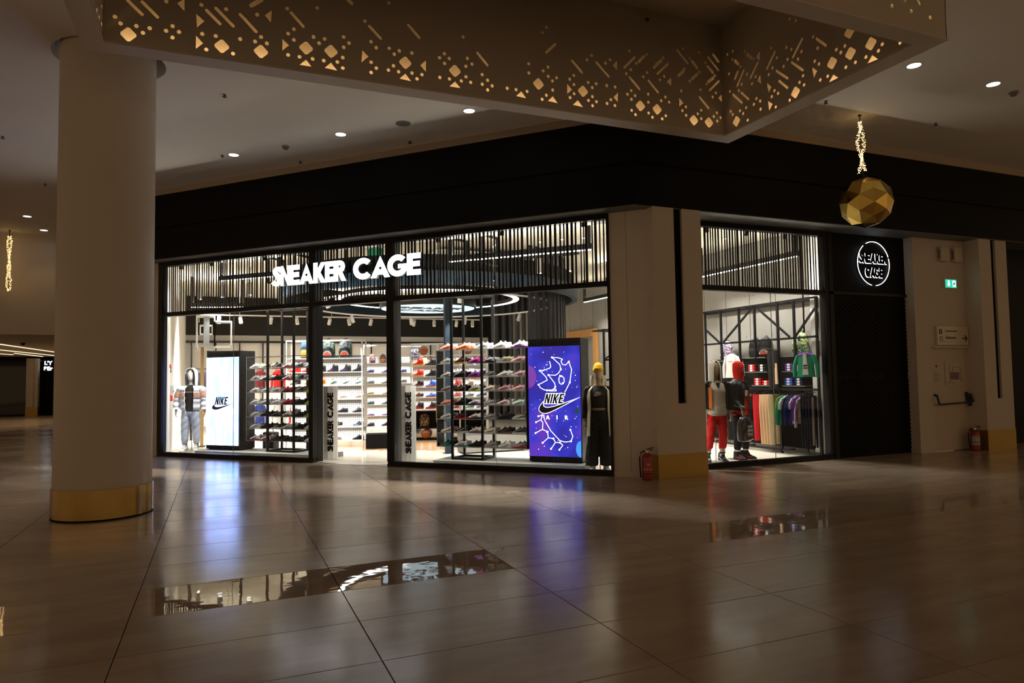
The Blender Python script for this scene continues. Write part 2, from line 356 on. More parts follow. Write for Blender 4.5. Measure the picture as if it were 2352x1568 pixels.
def hole_loops(C, D, T, B):
    L = []
    for x, z in C: L.append(circ(x/100, z/100, 0.021, 12))
    for x, z in D:
        h = 0.083; q = 0.012; x /= 100; z /= 100
        L.append([(x-h+q,z-q),(x-h+q,z+q),(x-q,z+h-q),(x+q,z+h-q),(x+h-q,z+q),(x+h-q,z-q),(x+q,z-h+q),(x-q,z-h+q)])
    for t in T: L.append([(x/100, z/100) for x, z in t])
    for (x0, z0), (x1, z1) in B:
        p = Vector((x0/100, z0/100)); q = Vector((x1/100, z1/100)); d = (q-p); ln = d.length; d.normalize(); n = Vector((-d.y, d.x)); w = 0.022 if ln < 0.13 else 0.016
        a = []
        for k in range(7): t = -PI/2+PI*k/6; a.append(q+d*w*math.cos(t)+n*w*math.sin(t))
        for k in range(7): t = PI/2+PI*k/6; a.append(p+d*w*math.cos(t)+n*w*math.sin(t))
        L.append([(v.x, v.y) for v in a])
    return L
coffer = E('perforated_coffer', 'rectangular ceiling coffer with backlit perforated side panels', 'ceiling coffer', loc=(2.8,6.3,5.0))
def cpart(name, geo, m, **k):
    o = O(name, geo, m, coffer, **k); o.location = Vector(o.location)-Vector((2.8,6.3,5.0)); return o
zt = 6.6
p1 = curve2d([[(-1.09,5.0),(6.64,5.0),(6.64,zt),(-1.09,zt)]]+hole_loops(C1, D1, T1, B1), 0.004)
cpart('perforated_panel', p1, PERF, loc=(0,7.774,0), rot=UPR)
p2 = curve2d([[(4.84,5.0),(7.77,5.0),(7.77,zt),(4.84,zt)]]+hole_loops(C2, D2, T2, B2), 0.004)
cpart('perforated_panel', p2, PERF, loc=(6.644,0,0), rot=(PI/2, 0, PI/2))
rs = random.Random(3)
C3b = C3+[(x, z) for x in range(-100, 560, 28) for z in (520, 545) if rs.random() < 0.7]
p3 = curve2d([[(-1.29,5.0),(6.89,5.0),(6.89,CZ+0.02),(-1.29,CZ+0.02)]]+hole_loops(C3b, [], [[(594,540),(602,540),(590,528)]], [[(640,545),(650,530)]]), 0.004)
cpart('perforated_panel', p3, PERF, loc=(0,4.664,0), rot=UPR)
p4 = curve2d([[(4.84,5.0),(7.77,5.0),(7.77,zt),(4.84,zt)]]+hole_loops([(x, z) for x in range(500, 770, 14) for z in (512, 530, 548) if rs.random() < 0.6], [], [], [[(740,556),(756,572)],[(700,556),(716,572)],[(660,556),(676,572)]]), 0.004)
cpart('perforated_panel', p4, PERF, loc=(-1.094,0,0), rot=(PI/2, 0, PI/2))
cpart('panel', MB().box((-1.09,4.84,5.0),(6.64,4.848,zt)), PERF)
cpart('soffit_frame', curve2d([[(-1.295,4.652),(6.895,4.652),(6.895,8.005),(-1.295,8.005)], [(-1.082,4.856),(6.632,4.856),(6.632,7.762),(-1.082,7.762)]], 0.01), mat('coffer_soffit_paint', (0.62,0.54,0.45), 0.6), loc=(0,0,5.0))
LINER = mat('coffer_liner_white', (0.85,0.72,0.52), 0.8)
bk = MB(); bk.box((-1.29,7.99,5.01),(6.89,8.0,zt)); bk.box((6.88,4.66,5.01),(6.89,8.0,zt)); bk.box((-1.29,4.66,5.01),(-1.28,8.0,zt)); bk.box((-1.29,4.66,CZ+0.03),(6.89,4.67,zt))
cpart('backing_panel', bk, LINER)
cpart('coffer_top', MB().box((-1.3,4.65,zt),(6.9,8.01,zt+0.02)), PERF)
sm = MB().ell((0,0,0), 0.03, 0.03, 0.02)
cpart('sensor', sm, DARKGREY, loc=(5.36,7.765,6.45))
WARM = (1.0, 0.68, 0.36)
for nm, c, L, rot in (('led_far',(2.78,7.885,5.03),7.6,0), ('led_right',(6.765,6.3,5.03),2.9,PI/2), ('led_left',(-1.19,6.3,5.03),2.9,PI/2), ('led_near',(2.78,4.76,5.03),7.6,0)):
    light('coffer_'+nm, 'AREA', c, L*1.7, WARM, L, 0.05, rot=(PI,0,rot))

# ================================================================== FASCIA AND WALLS
ZF = 4.23
cor = Vector((5.87, 8.97))
dl = Vector((-math.sin(AL), math.cos(AL)))
def fascia_strip(name, z0, z1, off, m, parent=None, kind=None, label=None):
    # L-shaped strip running along both shop fronts
    inn = Vector((math.cos(AL), math.sin(AL)))
    c = cor+Vector((0.41,1.0))*off
    a = cor+dl*11.0+inn*off
    a2 = a+inn*(0.9-off); e = Vector((24, 8.97+off))
    pts = [a, c, e, Vector((24, 10.0)), Vector((6.4,10.0)), a2]
    return polyobj(name, [(p.x, p.y) for p in pts], z0, z1, m, parent, kind, label)
fs = fascia_strip('trim_1', 4.90, 5.60, 0.0, FASCIA, None, 'structure', 'black fascia band wrapping over both shop fronts')
fascia_strip('lower_panel', ZF, 4.87, 0.0, FASCIA, fs)
fascia_strip('groove', 4.865, 4.905, 0.03, BLACKM, fs)
fascia_strip('bulkhead', 5.60, CZ, -0.02, mat('bulkhead_plaster', (0.45,0.36,0.27), 0.8), fs)
fascia_strip('soffit', ZF-0.012, ZF, 0.02, mat('soffit_grey', (0.16,0.16,0.155), 0.5), fs)

# pilaster left of the window, corner panels, walls right
O('wall_pilaster', MB().box((-10.62,-0.05,0),(-10.19,0.10,ZF)), PLASTER, loc=P0, rz=RZL, kind='structure', label='narrow beige pilaster at the far end of the shop window')
cp = E('wall_corner', loc=P0, rz=RZL, kind='structure', label='beige wall panels between shop window and square pillar')
O('panel', MB().box((0.0,-0.02,0.08),(0.275,0.10,ZF)), PLASTER, cp); O('panel', MB().box((0.28,-0.02,0.08),(0.62,0.10,ZF)), PLASTER, cp)
O('baseboard', MB().box((0.0,-0.03,0),(0.62,0.10,0.08)), PLASTER, cp)
wr = E('wall_right', loc=(12.49,9.345,0), kind='structure', label='beige wall with the emergency exit door')
O('wall_face', MB().box((0,0,0),(0.43,0.4,ZF)).box((0.43,0,2.03),(1.53,0.4,ZF)).box((1.53,0,0),(2.4,0.4,ZF)), PLASTER, wr)
O('door_canopy', MB().box((0.42,-0.05,2.04),(1.53,0.0,2.07)), PLASTER, wr)

def pillar(x0, x1, y0, y1, zg, groove, label):
    t = E('square_pillar', label, 'pillar', loc=(x0, y0, 0)); w = x1-x0; d = y1-y0; g0, g1, gz = groove
    sh = MB().box((0,0.0,gz),(g0,d,ZF)).box((g1,0,gz),(w,d,ZF)).box((g0,0.06,gz),(g1,d,ZF)).box((0,0,zg),(w,d,gz))
    O('shaft', sh, PLASTER, t)
    O('recess_strip', MB().box((g0+0.002,0.045,gz+0.002),(g1-0.002,0.058,ZF)), BLACKM, t)
    O('brass_base', MB().box((-0.008,-0.008,0.0),(w+0.008,d,zg)), BRASS_M, t)
    if y0 > 9.05: O('joint', MB().box((0,-0.001,0.93),(w,0.002,0.94)), BLACKM, t)
    return t
BRASS_M = mat('satin_gold_cladding', (0.42,0.27,0.07), 0.42, 0.85, var=0.08, vs=3)
pillar(6.20, 7.12, 8.98, 9.72, 0.365, (0.40,0.555,1.145), 'square beige pillar with gold base at the shop corner')
pillar(13.98, 14.83, 9.02, 9.72, 0.40, (0.36,0.50,1.02), 'square beige pillar with gold base beside the emergency door')
O('wall_far_right', MB().box((14.83,9.6,0),(24,9.8,ZF)), FASCIA, kind='structure', label='dark closed shop front at the far right edge')

rc = E('round_column', 'massive round beige column with polished brass base', 'column', loc=(-1.31,9.87,0))
O('shaft', MB().lathe([(0.53,0.36),(0.53,6.2)], 64), mat('column_plaster', (0.60,0.535,0.44), 0.55, var=0.02, vs=2), rc, smooth=True)
O('brass_base', MB().lathe([(0.53,0.0),(0.54,0.015),(0.545,0.02),(0.545,0.36),(0.531,0.362)], 64), BRASS, rc, smooth=True)
O('shadow_gap', MB().lathe([(0.52,0.0),(0.548,0.0),(0.548,0.012),(0.52,0.012)], 64), BLACKM, rc)

# ================================================================== SHOP FRONT WINDOWS
def slats(parent, x0, x1, z0, z1, d, rnd):
    x = x0+0.03
    cache = {}
    while x < x1-0.02:
        w = rnd.choice((0.020,0.024,0.030,0.030,0.042))
        if w not in cache: cache[w] = MB().box((-w/2,-0.006,z0),(w/2,0.006,z1)).mesh('slat')
        O('slat', cache[w], BLACK, parent, loc=(x, d, 0))
        x += w+rnd.choice((0.024,0.030,0.036,0.036,0.046,0.06))
def added_cove(w, loc, rz, xa, xb):
    # slim strip and light added unseen behind the header to brighten the shop ceiling
    O('added_cove_strip', MB().box((xa+0.05,0.10,3.08),(xb-0.05,0.14,3.11)), WHITEM, w)
    c = Vector(((xa+xb)/2,0.30,0)); c.rotate(Euler((0,0,rz))); c += Vector(loc)
    light('added_cove_light','AREA',(c.x,c.y,3.14),(xb-xa)*ADDED_COVE,(1.0,0.90,0.74),xb-xa-0.1,0.05,rot=(PI-0.35,0,rz))
ADDED_COVE = 26
def window(name, loc, rz, x0, x1, joints, label, seed, lj=0.12, rj=0.10):
    w = E(name, None, None, loc, rz, kind='structure'); w['label'] = label
    O('sill', MB().box((x0,-0.05,0),(x1,0.08,0.045)).box((x0,-0.03,0.045),(x1,0.06,0.09)), BLACK, w)
    O('jamb', MB().box((x0,-0.05,0.09),(x0+lj,0.09,ZF-0.02)), BLACK, w); O('jamb', MB().box((x1-rj,-0.05,0.09),(x1,0.09,ZF-0.02)), BLACK, w)
    O('header', MB().box((x0+lj,-0.05,3.03),(x1-rj,0.09,3.07)).box((x0+lj,-0.03,3.07),(x1-rj,0.07,3.12)), BLACK, w)
    O('top_rail', MB().box((x0+lj,-0.05,4.13),(x1-rj,0.09,ZF-0.02)), BLACK, w)
    xs = [x0+lj]+joints+[x1-rj]
    for a, b in zip(xs, xs[1:]):
        O('pane', MB().box((a+0.002,-0.006,0.09),(b-0.002,0.006,3.03)), GLASS, w); O('pane', MB().box((a+0.002,-0.006,3.12),(b-0.002,0.006,4.13)), GLASS, w)
        if b != xs[-1]: O('seal', MB().box((b-0.002,-0.007,0.09),(b+0.002,0.007,3.03)), mat('glass_edge', (0.55,0.62,0.60), 0.2), w)
    slats(w, x0+lj, x1-rj, 3.12, 4.13, 0.05, random.Random(seed))
    added_cove(w, loc, rz, x0+lj, x1-rj)
    return w
window('window_1', P0, RZL, -10.18, -5.95, [-8.03], 'left shop window with black frame and slatted transom', 1)
window('window_2', P0, RZL, -4.25, 0.0, [-2.07], 'right shop window with black frame and slatted transom', 2, 0.15, 0.04)
window('window_3', (7.45,9.56,0), 0, 0.0, 2.99, [1.62], 'corner shop window to the right of the square pillar', 5, 0.05, 0.10)
d1 = E('door_1', None, None, P0, RZL, kind='structure'); d1['label'] = 'open shop entrance between the two windows'
O('header', MB().box((-5.95,-0.05,3.03),(-4.25,0.09,3.12)), BLACK, d1)
O('top_rail', MB().box((-5.95,-0.05,4.13),(-4.25,0.09,ZF-0.02)), BLACK, d1)
O('pane', MB().box((-5.95,-0.006,3.12),(-4.25,0.006,4.13)), GLASS, d1)
O('door_post', MB().box((-6.13,0.14,0),(-5.985,0.30,4.2)), BLACK, d1); O('door_post', MB().box((-4.30,0.14,0),(-4.16,0.30,4.2)), mat('dark_anodised_metal', (0.022,0.022,0.022), 0.35, 0.4), d1)
O('door_header_box', MB().box((-5.985,0.15,3.05),(-4.30,0.29,3.14)), BLACK, d1)
O('threshold', MB().box((-5.95,-0.04,0.0),(-4.25,0.04,0.006)), CHROME, d1)
added_cove(d1, P0, RZL, -5.9, -4.3)
slats(d1, -5.94, -4.26, 3.12, 4.13, 0.05, random.Random(9))
# white return at the right end of the corner window
O('trim_2', MB().box((10.36,9.66,0),(10.56,9.9,4.4)), WHITEM, kind='structure', label='white jamb return inside the corner window')

# black panelled bay with the round sign
bay = E('wall_bay', None, None, (10.44,9.5,0), 0, kind='structure'); bay['label'] = 'black bay with diagonal ribbed panels beside the corner window'
O('frame', MB().box((0,0,0),(0.10,0.15,ZF)).box((0,0,3.05),(2.28,0.15,3.10)), BLACK, bay)
O('sign_panel', MB().box((0.10,0.03,3.10),(2.28,0.15,ZF)), FASCIA, bay)
RIB = mat('black_ribbed_wood', (0.003,0.003,0.0035), 0.5, spec=0.15)
for s_, xa, xb in ((1,0.10,1.18), (-1,1.19,2.28)):
    O('door_panel', MB().box((xa,0.05,0.0),(xb,0.15,3.05)), FASCIA, bay)
    rb = MB(); k = -1.2
    while k < 4.2:
        # diagonal ribs of a chevron, clipped to the leaf
        for zz0, zz1, dr in ((0.0,1.5,-1),(1.5,3.05,1)):
            w = xb-xa
            pa, pb = (xa, k), (xb, k+dr*s_*w*0.75)
            pts = []
            for t in range(13):
                f = t/12; x = xa+w*f; z = pa[1]+(pb[1]-pa[1])*f
                if zz0+0.02 <= z <= zz1-0.02: pts.append((x, z))
            if len(pts) > 1: rb.bar((pts[0][0],0.045,pts[0][1]), (pts[-1][0],0.045,pts[-1][1]), 0.02, 0.02)
        k += 0.075
    O('rib', rb, RIB, bay, kind='stuff')
# emergency door
d2 = E('door_2', None, None, (12.92,9.345,0), 0, kind='structure'); d2['label'] = 'beige emergency exit door with push bar'
O('door_leaf', MB().box((0.0,0.03,0.01),(1.06,0.09,2.03)), mat('door_paint', (0.60,0.51,0.40), 0.6), d2)
O('push_bar', MB().tube([(0.05,-0.07,0.93),(0.99,-0.07,0.95)], 0.018), DARKGREY, d2)
pb = MB().bar((0.02,0.02,1.12),(0.02,-0.05,1.10),0.04).bar((0.02,-0.05,1.12),(0.06,-0.07,0.92),0.03)
O('bar_bracket', pb, mat('green_black_plastic', (0.01,0.05,0.03), 0.5), d2)
O('bar_bracket', MB().bar((0.98,0.02,1.15),(0.98,-0.06,0.88),0.05).bar((1.0,-0.05,1.12),(1.05,-0.07,0.96),0.03), DARKGREY, d2)
# ================================================================== MALL CEILING FITTINGS
LAMP = emit('downlight_glow', (1.0,0.93,0.82), 14.0)
def downlight(x, y, where, e=14, z=CZ, r=0.085):
    t = E('downlight', 'round recessed ceiling downlight '+where, 'downlight', (x, y, z), group='mall ceiling downlights')
    O('trim_ring', MB().lathe([(r+0.018,0.0),(r+0.018,-0.006),(r,-0.008),(r,0.0)], 24, cap=False), WHITEM, t)
    O('lamp', MB().lathe([(r,-0.004),(r*0.6,-0.003)], 20), LAMP, t)
    light('downlight_beam', 'SPOT', (x, y, z-0.03), e, (1.0,0.72,0.42), 0.06, target=(x, y, 0), spot=95, blend=0.8)
for x, y, w in ((1.85,11.65,'above the shop sign'),(3.53,9.92,'nearest the coffer, left of the corner'),(0.21,13.4,'farthest left along the shop front'),
                (8.62,6.30,'right of the coffer corner'),(10.28,6.31,'farthest right of the golden ball'),
                (-4.38,20.1,'left of the round column, nearest'),(-4.37,21.8,'left of the round column, farther')):
    downlight(x, y, w)
def sprinkler(x, y, w, z=CZ):
    t = E('sprinkler', 'small dark ceiling sprinkler head '+w, 'sprinkler', (x, y, z), group='ceiling sprinklers')
    t.scale = (.6,)*3
    O('stem', MB().cyl((0,0,0),(0,0,-0.05),0.012,8), DARKGREY, t)
    O('deflector', MB().lathe([(0.05,-0.05),(0.05,-0.055)],12).box((-0.055,-0.008,-0.062),(0.055,0.008,-0.05)).box((-0.008,-0.055,-0.062),(0.008,0.055,-0.05)), DARKGREY, t)
    O('rosette', MB().lathe([(0.04,0.0),(0.03,-0.012)],12), DARKGREY, t)
for x, y, w in ((0.04,10.6,'under the coffer, right of the column'),(3.03,11.6,'above the letter C of the sign'),(0.02,13.5,'left of the farthest left downlight'),(1.38,13.4,'near the black fascia'),
                (11.0,7.7,'right of the golden ball'),(8.49,7.66,'beside the coffer corner'),(-3.34,16.7,'left of the column'),(-3.35,13.7,'at the left edge of the picture')):
    sprinkler(x, y, w)
def detector(x, y, w):
    t = E('smoke_detector', 'round smoke detector on the ceiling '+w, 'smoke detector', (x, y, CZ), group='ceiling smoke detectors')
    O('base', MB().lathe([(0.065,0),(0.065,-0.02),(0.055,-0.025)],20), mat('detector_grey',(0.30,0.28,0.26),0.5), t, smooth=True)
    O('sensor_head', MB().lathe([(0.045,-0.022),(0.045,-0.05),(0.03,-0.062)],20), mat('detector_grey2',(0.20,0.185,0.17),0.5), t, smooth=True)
detector(1.045,12.6,'left of the lit sign'); detector(10.87,6.39,'at the right edge')
sp = E('ceiling_speaker', 'flat round ceiling speaker grille between two downlights', 'speaker', (2.71,10.8,CZ))
O('grille', MB().lathe([(0.11,-0.004),(0.02,-0.006)],28), mat('grille_grey',(0.12,0.115,0.11),0.7), sp); O('rim', MB().lathe([(0.125,0),(0.125,-0.008),(0.11,-0.008),(0.11,0)],28,cap=False), mat('rim_grey',(0.35,0.33,0.31),0.5), sp)

# light garlands and the golden ball
BULB = emit('garland_bulb', (1.0,0.62,0.25), 9.0)
WIRE = mat('copper_wire', (0.20,0.11,0.05), 0.4, 0.6)
def garland(x, y, ztop, zbot, amp, label, n, loops, twist, seed):
    t = E('light_garland', label, 'string lights', (x, y, CZ)); rnd = random.Random(seed)
    O('ceiling_hook', MB().cyl((0,0,0),(0,0,ztop-CZ),0.008,6).lathe([(0.03,0),(0.025,-0.02)],12), DARKGREY, t)
    pts = []; H = ztop-zbot
    for s in (1,-1):
        q = []
        for k in range(n):
            f = k/(n-1); a = amp*abs(math.sin(loops*PI*f))+0.012
            q.append(Vector((s*a*math.cos(twist*f)+rnd.uniform(-1,1)*0.012, s*a*math.sin(twist*f)+rnd.uniform(-1,1)*0.012, ztop-CZ-H*f)))
        pts.append(q)
    w = MB()
    for q in pts: w.tube(q[::2], 0.004, 5)
    O('wire', w, WIRE, t)
    b = MB()
    for q in pts:
        for p in q:
            for _ in range(5):
                d = Vector((rnd.uniform(-1,1),rnd.uniform(-1,1),rnd.uniform(-0.8,0.8)))*0.022
                c = p+d; r = rnd.uniform(0.003,0.0055)
                b.add([c+Vector(v)*r for v in ((1,0,0),(-1,0,0),(0,1,0),(0,-1,0),(0,0,1),(0,0,-1))], [(0,2,4),(2,1,4),(1,3,4),(3,0,4),(2,0,5),(1,2,5),(3,1,5),(0,3,5)])
    O('bulbs', b, BULB, t, kind='stuff')
    return t
garland(9.47,7.89,5.60,4.80,0.042,'warm string light garland hanging above the golden ball',46,1.5,5.0,4)
garland(-5.20,23.1-1.0,5.55,4.10,0.035,'warm string light garland hanging left of the round column',60,3,4.0,5)
ball = E('golden_ball', 'large golden faceted ornament ball hanging from the ceiling', 'ornament', (9.57,7.92,4.313))
O('cord', MB().cyl((0,0,0.36),(-0.05,0,0.50),0.006,6), DARKGREY, ball)
GOLDS = [mat('mirror_gold_%d' % i, (0.85*f,0.60*f,0.15*f), r_, 1.0) for i, (f, r_) in enumerate(((1.0,0.28),(0.8,0.2),(0.9,0.35),(0.55,0.1)))]
bm = bmesh.new(); bmesh.ops.create_icosphere(bm, subdivisions=2, radius=0.405)
rt = Euler((0.5,0.3,0.2)).to_matrix()
rnd = random.Random(11)
for f in bm.faces:
    v = [rt @ x.co for x in f.verts]; c = sum(v, Vector())/3; nn = c.normalized()*0.012
    o_ = [c+(p-c)*0.992 for p in v]
    me = MB().add([p for p in o_]+[p-nn for p in o_], [(0,1,2),(5,4,3),(0,3,4,1),(1,4,5,2),(2,5,3,0)])
    O('facet', me, GOLDS[rnd.choice((0,0,0,1,2,2,3))], ball)
bm.free()
O('core', MB().ell((0,0,0),0.36,0.36,0.36), mat('ball_core',(0.12,0.08,0.02),0.5,0.6), ball)

# ================================================================== FIRE EXTINGUISHERS
REDP = mat('extinguisher_red', (0.28,0.012,0.012), 0.3, coat=0.3)
def extinguisher(loc, rz, label, white):
    t = E('fire_extinguisher', label, 'fire extinguisher', loc, rz, group='red fire extinguishers')
    O('cylinder', MB().lathe([(0.055,0.0),(0.08,0.01),(0.082,0.03),(0.082,0.33),(0.07,0.375),(0.04,0.405),(0.028,0.41)],28), REDP, t, smooth=True)
    O('valve', MB().cyl((0,0,0.40),(0,0,0.45),0.022,12).box((-0.03,-0.015,0.43),(0.03,0.015,0.455)), CHROME, t)
    O('handle', MB().bar((-0.02,0,0.455),(0.10,0,0.49),0.02,0.012).bar((-0.02,0,0.45),(0.09,0,0.452),0.02,0.012), BLACK, t)
    O('hose', MB().tube([(-0.03,0,0.44),(-0.09,0,0.42),(-0.115,0,0.34),(-0.115,-0.01,0.2),(-0.108,-0.01,0.1),(-0.10,0,0.04)],0.011,8), BLACK, t, smooth=True)
    lm = mat('extinguisher_label_'+str(white), (0.45,0.40,0.37) if white else (0.42,0.05,0.04), 0.5)
    lb = MB()
    lb.loft([[(0.0835*math.sin(a),-0.0835*math.cos(a),z) for a in [R(-62+124*k/12) for k in range(13)]] for z in (0.10,0.29)], open_ring=True)
    L = O('label_sticker', lb, lm, t)
    for k in range(4 if not white else 3):
        a = R(-42+28*k)
        O('pictogram', MB().box((-0.012,-0.002,-0.012),(0.012,0,0.012)), mat('pict_white',(0.6,0.55,0.5),0.6) if not white else REDP, L, loc=(0.0845*math.sin(a),-0.0845*math.cos(a),0.17), rz=a)
    O('clamp_band', MB().lathe([(0.083,0.10),(0.085,0.10),(0.085,0.11),(0.083,0.11)],28,cap=False), BLACK, t)
    O('label_text', MB().box((-0.03,-0.0855,0.24),(0.03,-0.084,0.255)).box((-0.025,-0.0855,0.215),(0.025,-0.084,0.225)), mat('pict_white',(0.6,0.55,0.5),0.6), L)
extinguisher((6.02,9.02,0), R(-20), 'red fire extinguisher standing beside the shop corner pillar', 0)
extinguisher((13.80,9.16,0), R(-35), 'red fire extinguisher standing beside the emergency exit door', 1)

# ================================================================== SHOP LETTERING
def star(cx, cy, r, sx=1.0): return [(cx+sx*(r if k%2==0 else r*0.42)*math.sin(PI*k/5), cy+(r if k%2==0 else r*0.42)*math.cos(PI*k/5)) for k in range(10)]
def arc(cx, cy, rx, ry, a0, a1, n=20): return [(cx+rx*math.cos(R(a0+(a1-a0)*k/n)), cy+ry*math.sin(R(a0+(a1-a0)*k/n))) for k in range(n+1)]
def stroke(pts, w):
    P = [Vector(p) for p in pts]; a = []; b = []
    for i, p in enumerate(P):
        d = (P[min(i+1,len(P)-1)]-P[max(i-1,0)]).normalized(); n = Vector((-d.y,d.x))*w/2; a.append(p+n); b.append(p-n)
    return [(v.x,v.y) for v in a+b[::-1]]
def letter(ch, w):
    if ch == 'S': return [stroke([(x*w/0.5,y) for x,y in [(.47,.74),(.40,.83),(.30,.88),(.18,.86),(.12,.77),(.14,.67),(.24,.57),(.34,.46),(.38,.33),(.33,.19),(.22,.12),(.11,.14),(.02,.25)]], 0.235)]
    if ch == 'N': return [[(0,0),(0,1),(.24*w,1),(.70*w,.42),(.70*w,1),(w,1),(w,0),(.76*w,0),(.30*w,.58),(.30*w,0)]]
    if ch == 'E': return [[(0,0),(0,1),(w,1),(w,.75),(.42*w,.75),(.42*w,.63),(.94*w,.63),(.94*w,.39),(.42*w,.39),(.42*w,.25),(w,.25),(w,0)]]
    if ch == 'A': return [[(0,0),(.5*w,1.02),(w,0),(.72*w,0),(.64*w,.15),(.36*w,.15),(.28*w,0)], star(.5*w,.45,.135,.75)]
    if ch == 'K': return [[(0,0),(0,1),(.36*w,1),(.36*w,.66),(.66*w,1),(1.04*w,1),(.60*w,.51),(1.06*w,0),(.66*w,0),(.36*w,.36),(.36*w,0)]]
    if ch == 'R': return [[(0,0),(0,1),(.5*w,1)]+arc(.5*w,.70,.44*w,.30,90,-60,12)+[(1.04*w,0),(.66*w,0),(.40*w,.36),(.36*w,.36),(.36*w,0)], star(.5*w,.71,.115,.75)]
    if ch == 'C': return [arc(.5*w,.5,.5*w,.51,42,318,30)+arc(.5*w,.5,.25*w,.25,318,42,24)]
    if ch == 'G': return [arc(.5*w,.5,.5*w,.51,42,330,30)+[(.98*w,.30),(.98*w,.56),(.52*w,.56),(.52*w,.36),(.68*w,.36)]+arc(.5*w,.5,.25*w,.25,318,42,24)]
WORD = [('S',-0.06,.47),('N',.34,.44),('E',.72,.52),('A',1.23,.65),('K',1.88,.53),('E',2.41,.46),('R',2.80,.53),('C',3.66,.86),('A',4.42,.80),('G',5.12,.84),('E',5.92,.55)]
LIT = emit('sign_white_led', (0.93,0.96,1.0), 3.2)
SIGNX = lambda v: -6.877+(v+0.06)*(3.423/6.53)
sg = E('illuminated_sign', 'large white lit lettering above the shop entrance', 'sign', P0, RZL)
for ch, x, w in WORD:
    L = [[(px*0.524,py*0.395) for px,py in lp] for lp in letter(ch, w)]
    o = O('letter', curve2d(L, 0.03), BLACK, sg, loc=(SIGNX(x),-0.10,3.465), rot=UPR)
    O('letter_face', curve2d(L, 0.003), LIT, o, loc=(0,0,0.034))
for x in (-6.5,-5.3,-4.4,-3.7): O('bracket', MB().box((x-0.01,-0.09,3.6),(x+0.01,0.02,3.62)), BLACK, sg)
# round sign
rs_ = E('round_sign', 'round white neon sign with shop lettering on black panel', 'sign', (11.60,9.52,3.67))
RIMW = emit('neon_white', (0.85,0.90,1.0), 3.0)
HALO = RIMW
rg = MB(); 
for a0, a1 in ((20,118),(128,262),(276,378)):
    rg.tube([(0.425*math.cos(R(a)),-0.03,0.425*math.sin(R(a))) for a in range(a0,a1+1,4)], 0.007, 6)
O('neon_ring', rg, RIMW, rs_)
O('disc', MB().lathe([(0.41,0.0),(0.41,0.02)],40).xf(Matrix.Rotation(PI/2,4,'X')), FASCIA, rs_)
def shadow_word(chars, x0, z0, sx, sz):
    for ch, x, w in chars:
        L = [[(px*sx,py*sz) for px,py in lp] for lp in letter(ch, w)]
        O('letter_halo', curve2d(L[:1], 0.004), HALO, rs_, loc=(x0+x*sx-0.004,-0.022,z0-0.006), rot=UPR)
        O('letter', curve2d(L[:1], 0.004), BLACKM, rs_, loc=(x0+x*sx+0.005,-0.030,z0+0.006), rot=UPR)
shadow_word(WORD[:7], -0.355, 0.0, 0.215, 0.20)
shadow_word([(c,x-3.68,w) for c,x,w in WORD[7:]], -0.225, -0.27, 0.165, 0.20)

# ================================================================== EXIT DOOR SURROUNDINGS
ex = E('exit_sign', 'small green lit emergency exit sign above the door', 'exit sign', (13.50,9.345,3.33))
O('housing', MB().box((-0.17,-0.05,-0.09),(0.17,0,0.09)), WHITEM, ex)
gf = O('face', MB().box((-0.16,-0.055,-0.08),(0.16,-0.05,0.08)), emit('exit_green', (0.02,0.45,0.28), 1.6), ex)
EXW = emit('exit_white', (0.75,1.0,0.95), 2.2)
O('arrow', curve2d([[(-.02,.06),(.02,.06),(.02,-.005),(.045,-.005),(0,-.06),(-.045,-.005),(-.02,-.005)]],0.001), EXW, gf, loc=(-0.07,-0.057,0), rot=UPR)
O('door_symbol', curve2d([[(-.04,-.06),(.045,-.06),(.045,.06),(-.04,.06)]],0.001), EXW, gf, loc=(0.085,-0.057,0), rot=UPR)
O('running_figure', curve2d([[(-.02,.015),(.01,.03),(.025,.0),(.035,-.01),(.03,-.018),(.01,-.01),(.0,-.02),(.02,-.05),(.008,-.055),(-.012,-.02),(-.035,-.04),(-.042,-.03),(-.015,-.005)],circ(0.015,0.042,0.01,10)],0.001), mat('exit_dark',(0.0,0.12,0.08),0.5), gf, loc=(0.085,-0.0585,0), rot=UPR)
for x, w in ((13.33,'left'),(13.73,'right')):
    t = E('wall_speaker', 'small beige box speaker high on the wall, '+w+' of two', 'speaker', (x,9.345,3.92), group='wall speakers')
    O('housing', MB().bbox((-0.12,-0.09,-0.15),(0.12,0,0.15),0.03), PLASTER, t, smooth=True)
    O('side_grille', MB().box((-0.122,-0.06,-0.09),(-0.118,-0.02,0.09)), mat('speaker_grey',(0.2,0.18,0.16),0.7), t)
wy = E('wayfinding_sign', 'beige wayfinding sign with right arrow above the exit door', 'sign', (13.49,9.345,2.285))
O('board', MB().bbox((-0.46,-0.05,-0.19),(0.46,0,0.19),0.006), mat('sign_cream',(0.68,0.58,0.45),0.18), wy)
INK = mat('sign_ink',(0.03,0.025,0.02),0.6)
O('arrow', curve2d([[(-.07,.012),(.03,.012),(-.01,.055),(.02,.065),(.08,0),(.02,-.065),(-.01,-.055),(.03,-.012),(-.07,-.012)]],0.001), INK, wy, loc=(0.35,-0.052,-0.05), rot=UPR)
O('pictogram', MB().box((-0.40,-0.052,0.03),(-0.37,-0.05,0.13)).box((-0.35,-0.052,0.03),(-0.32,-0.05,0.13)), INK, wy)
O('pictogram', curve2d([[(-.04,-.04),(.04,-.04),(.04,.04),(-.04,.04)],[(-.03,-.03),(.03,-.03),(.03,.03),(-.03,.03)]],0.001), INK, wy, loc=(-0.35,-0.052,-0.06), rot=UPR)
O('rule', MB().box((-0.22,-0.052,0.08),(0.12,-0.05,0.10)), INK, wy)
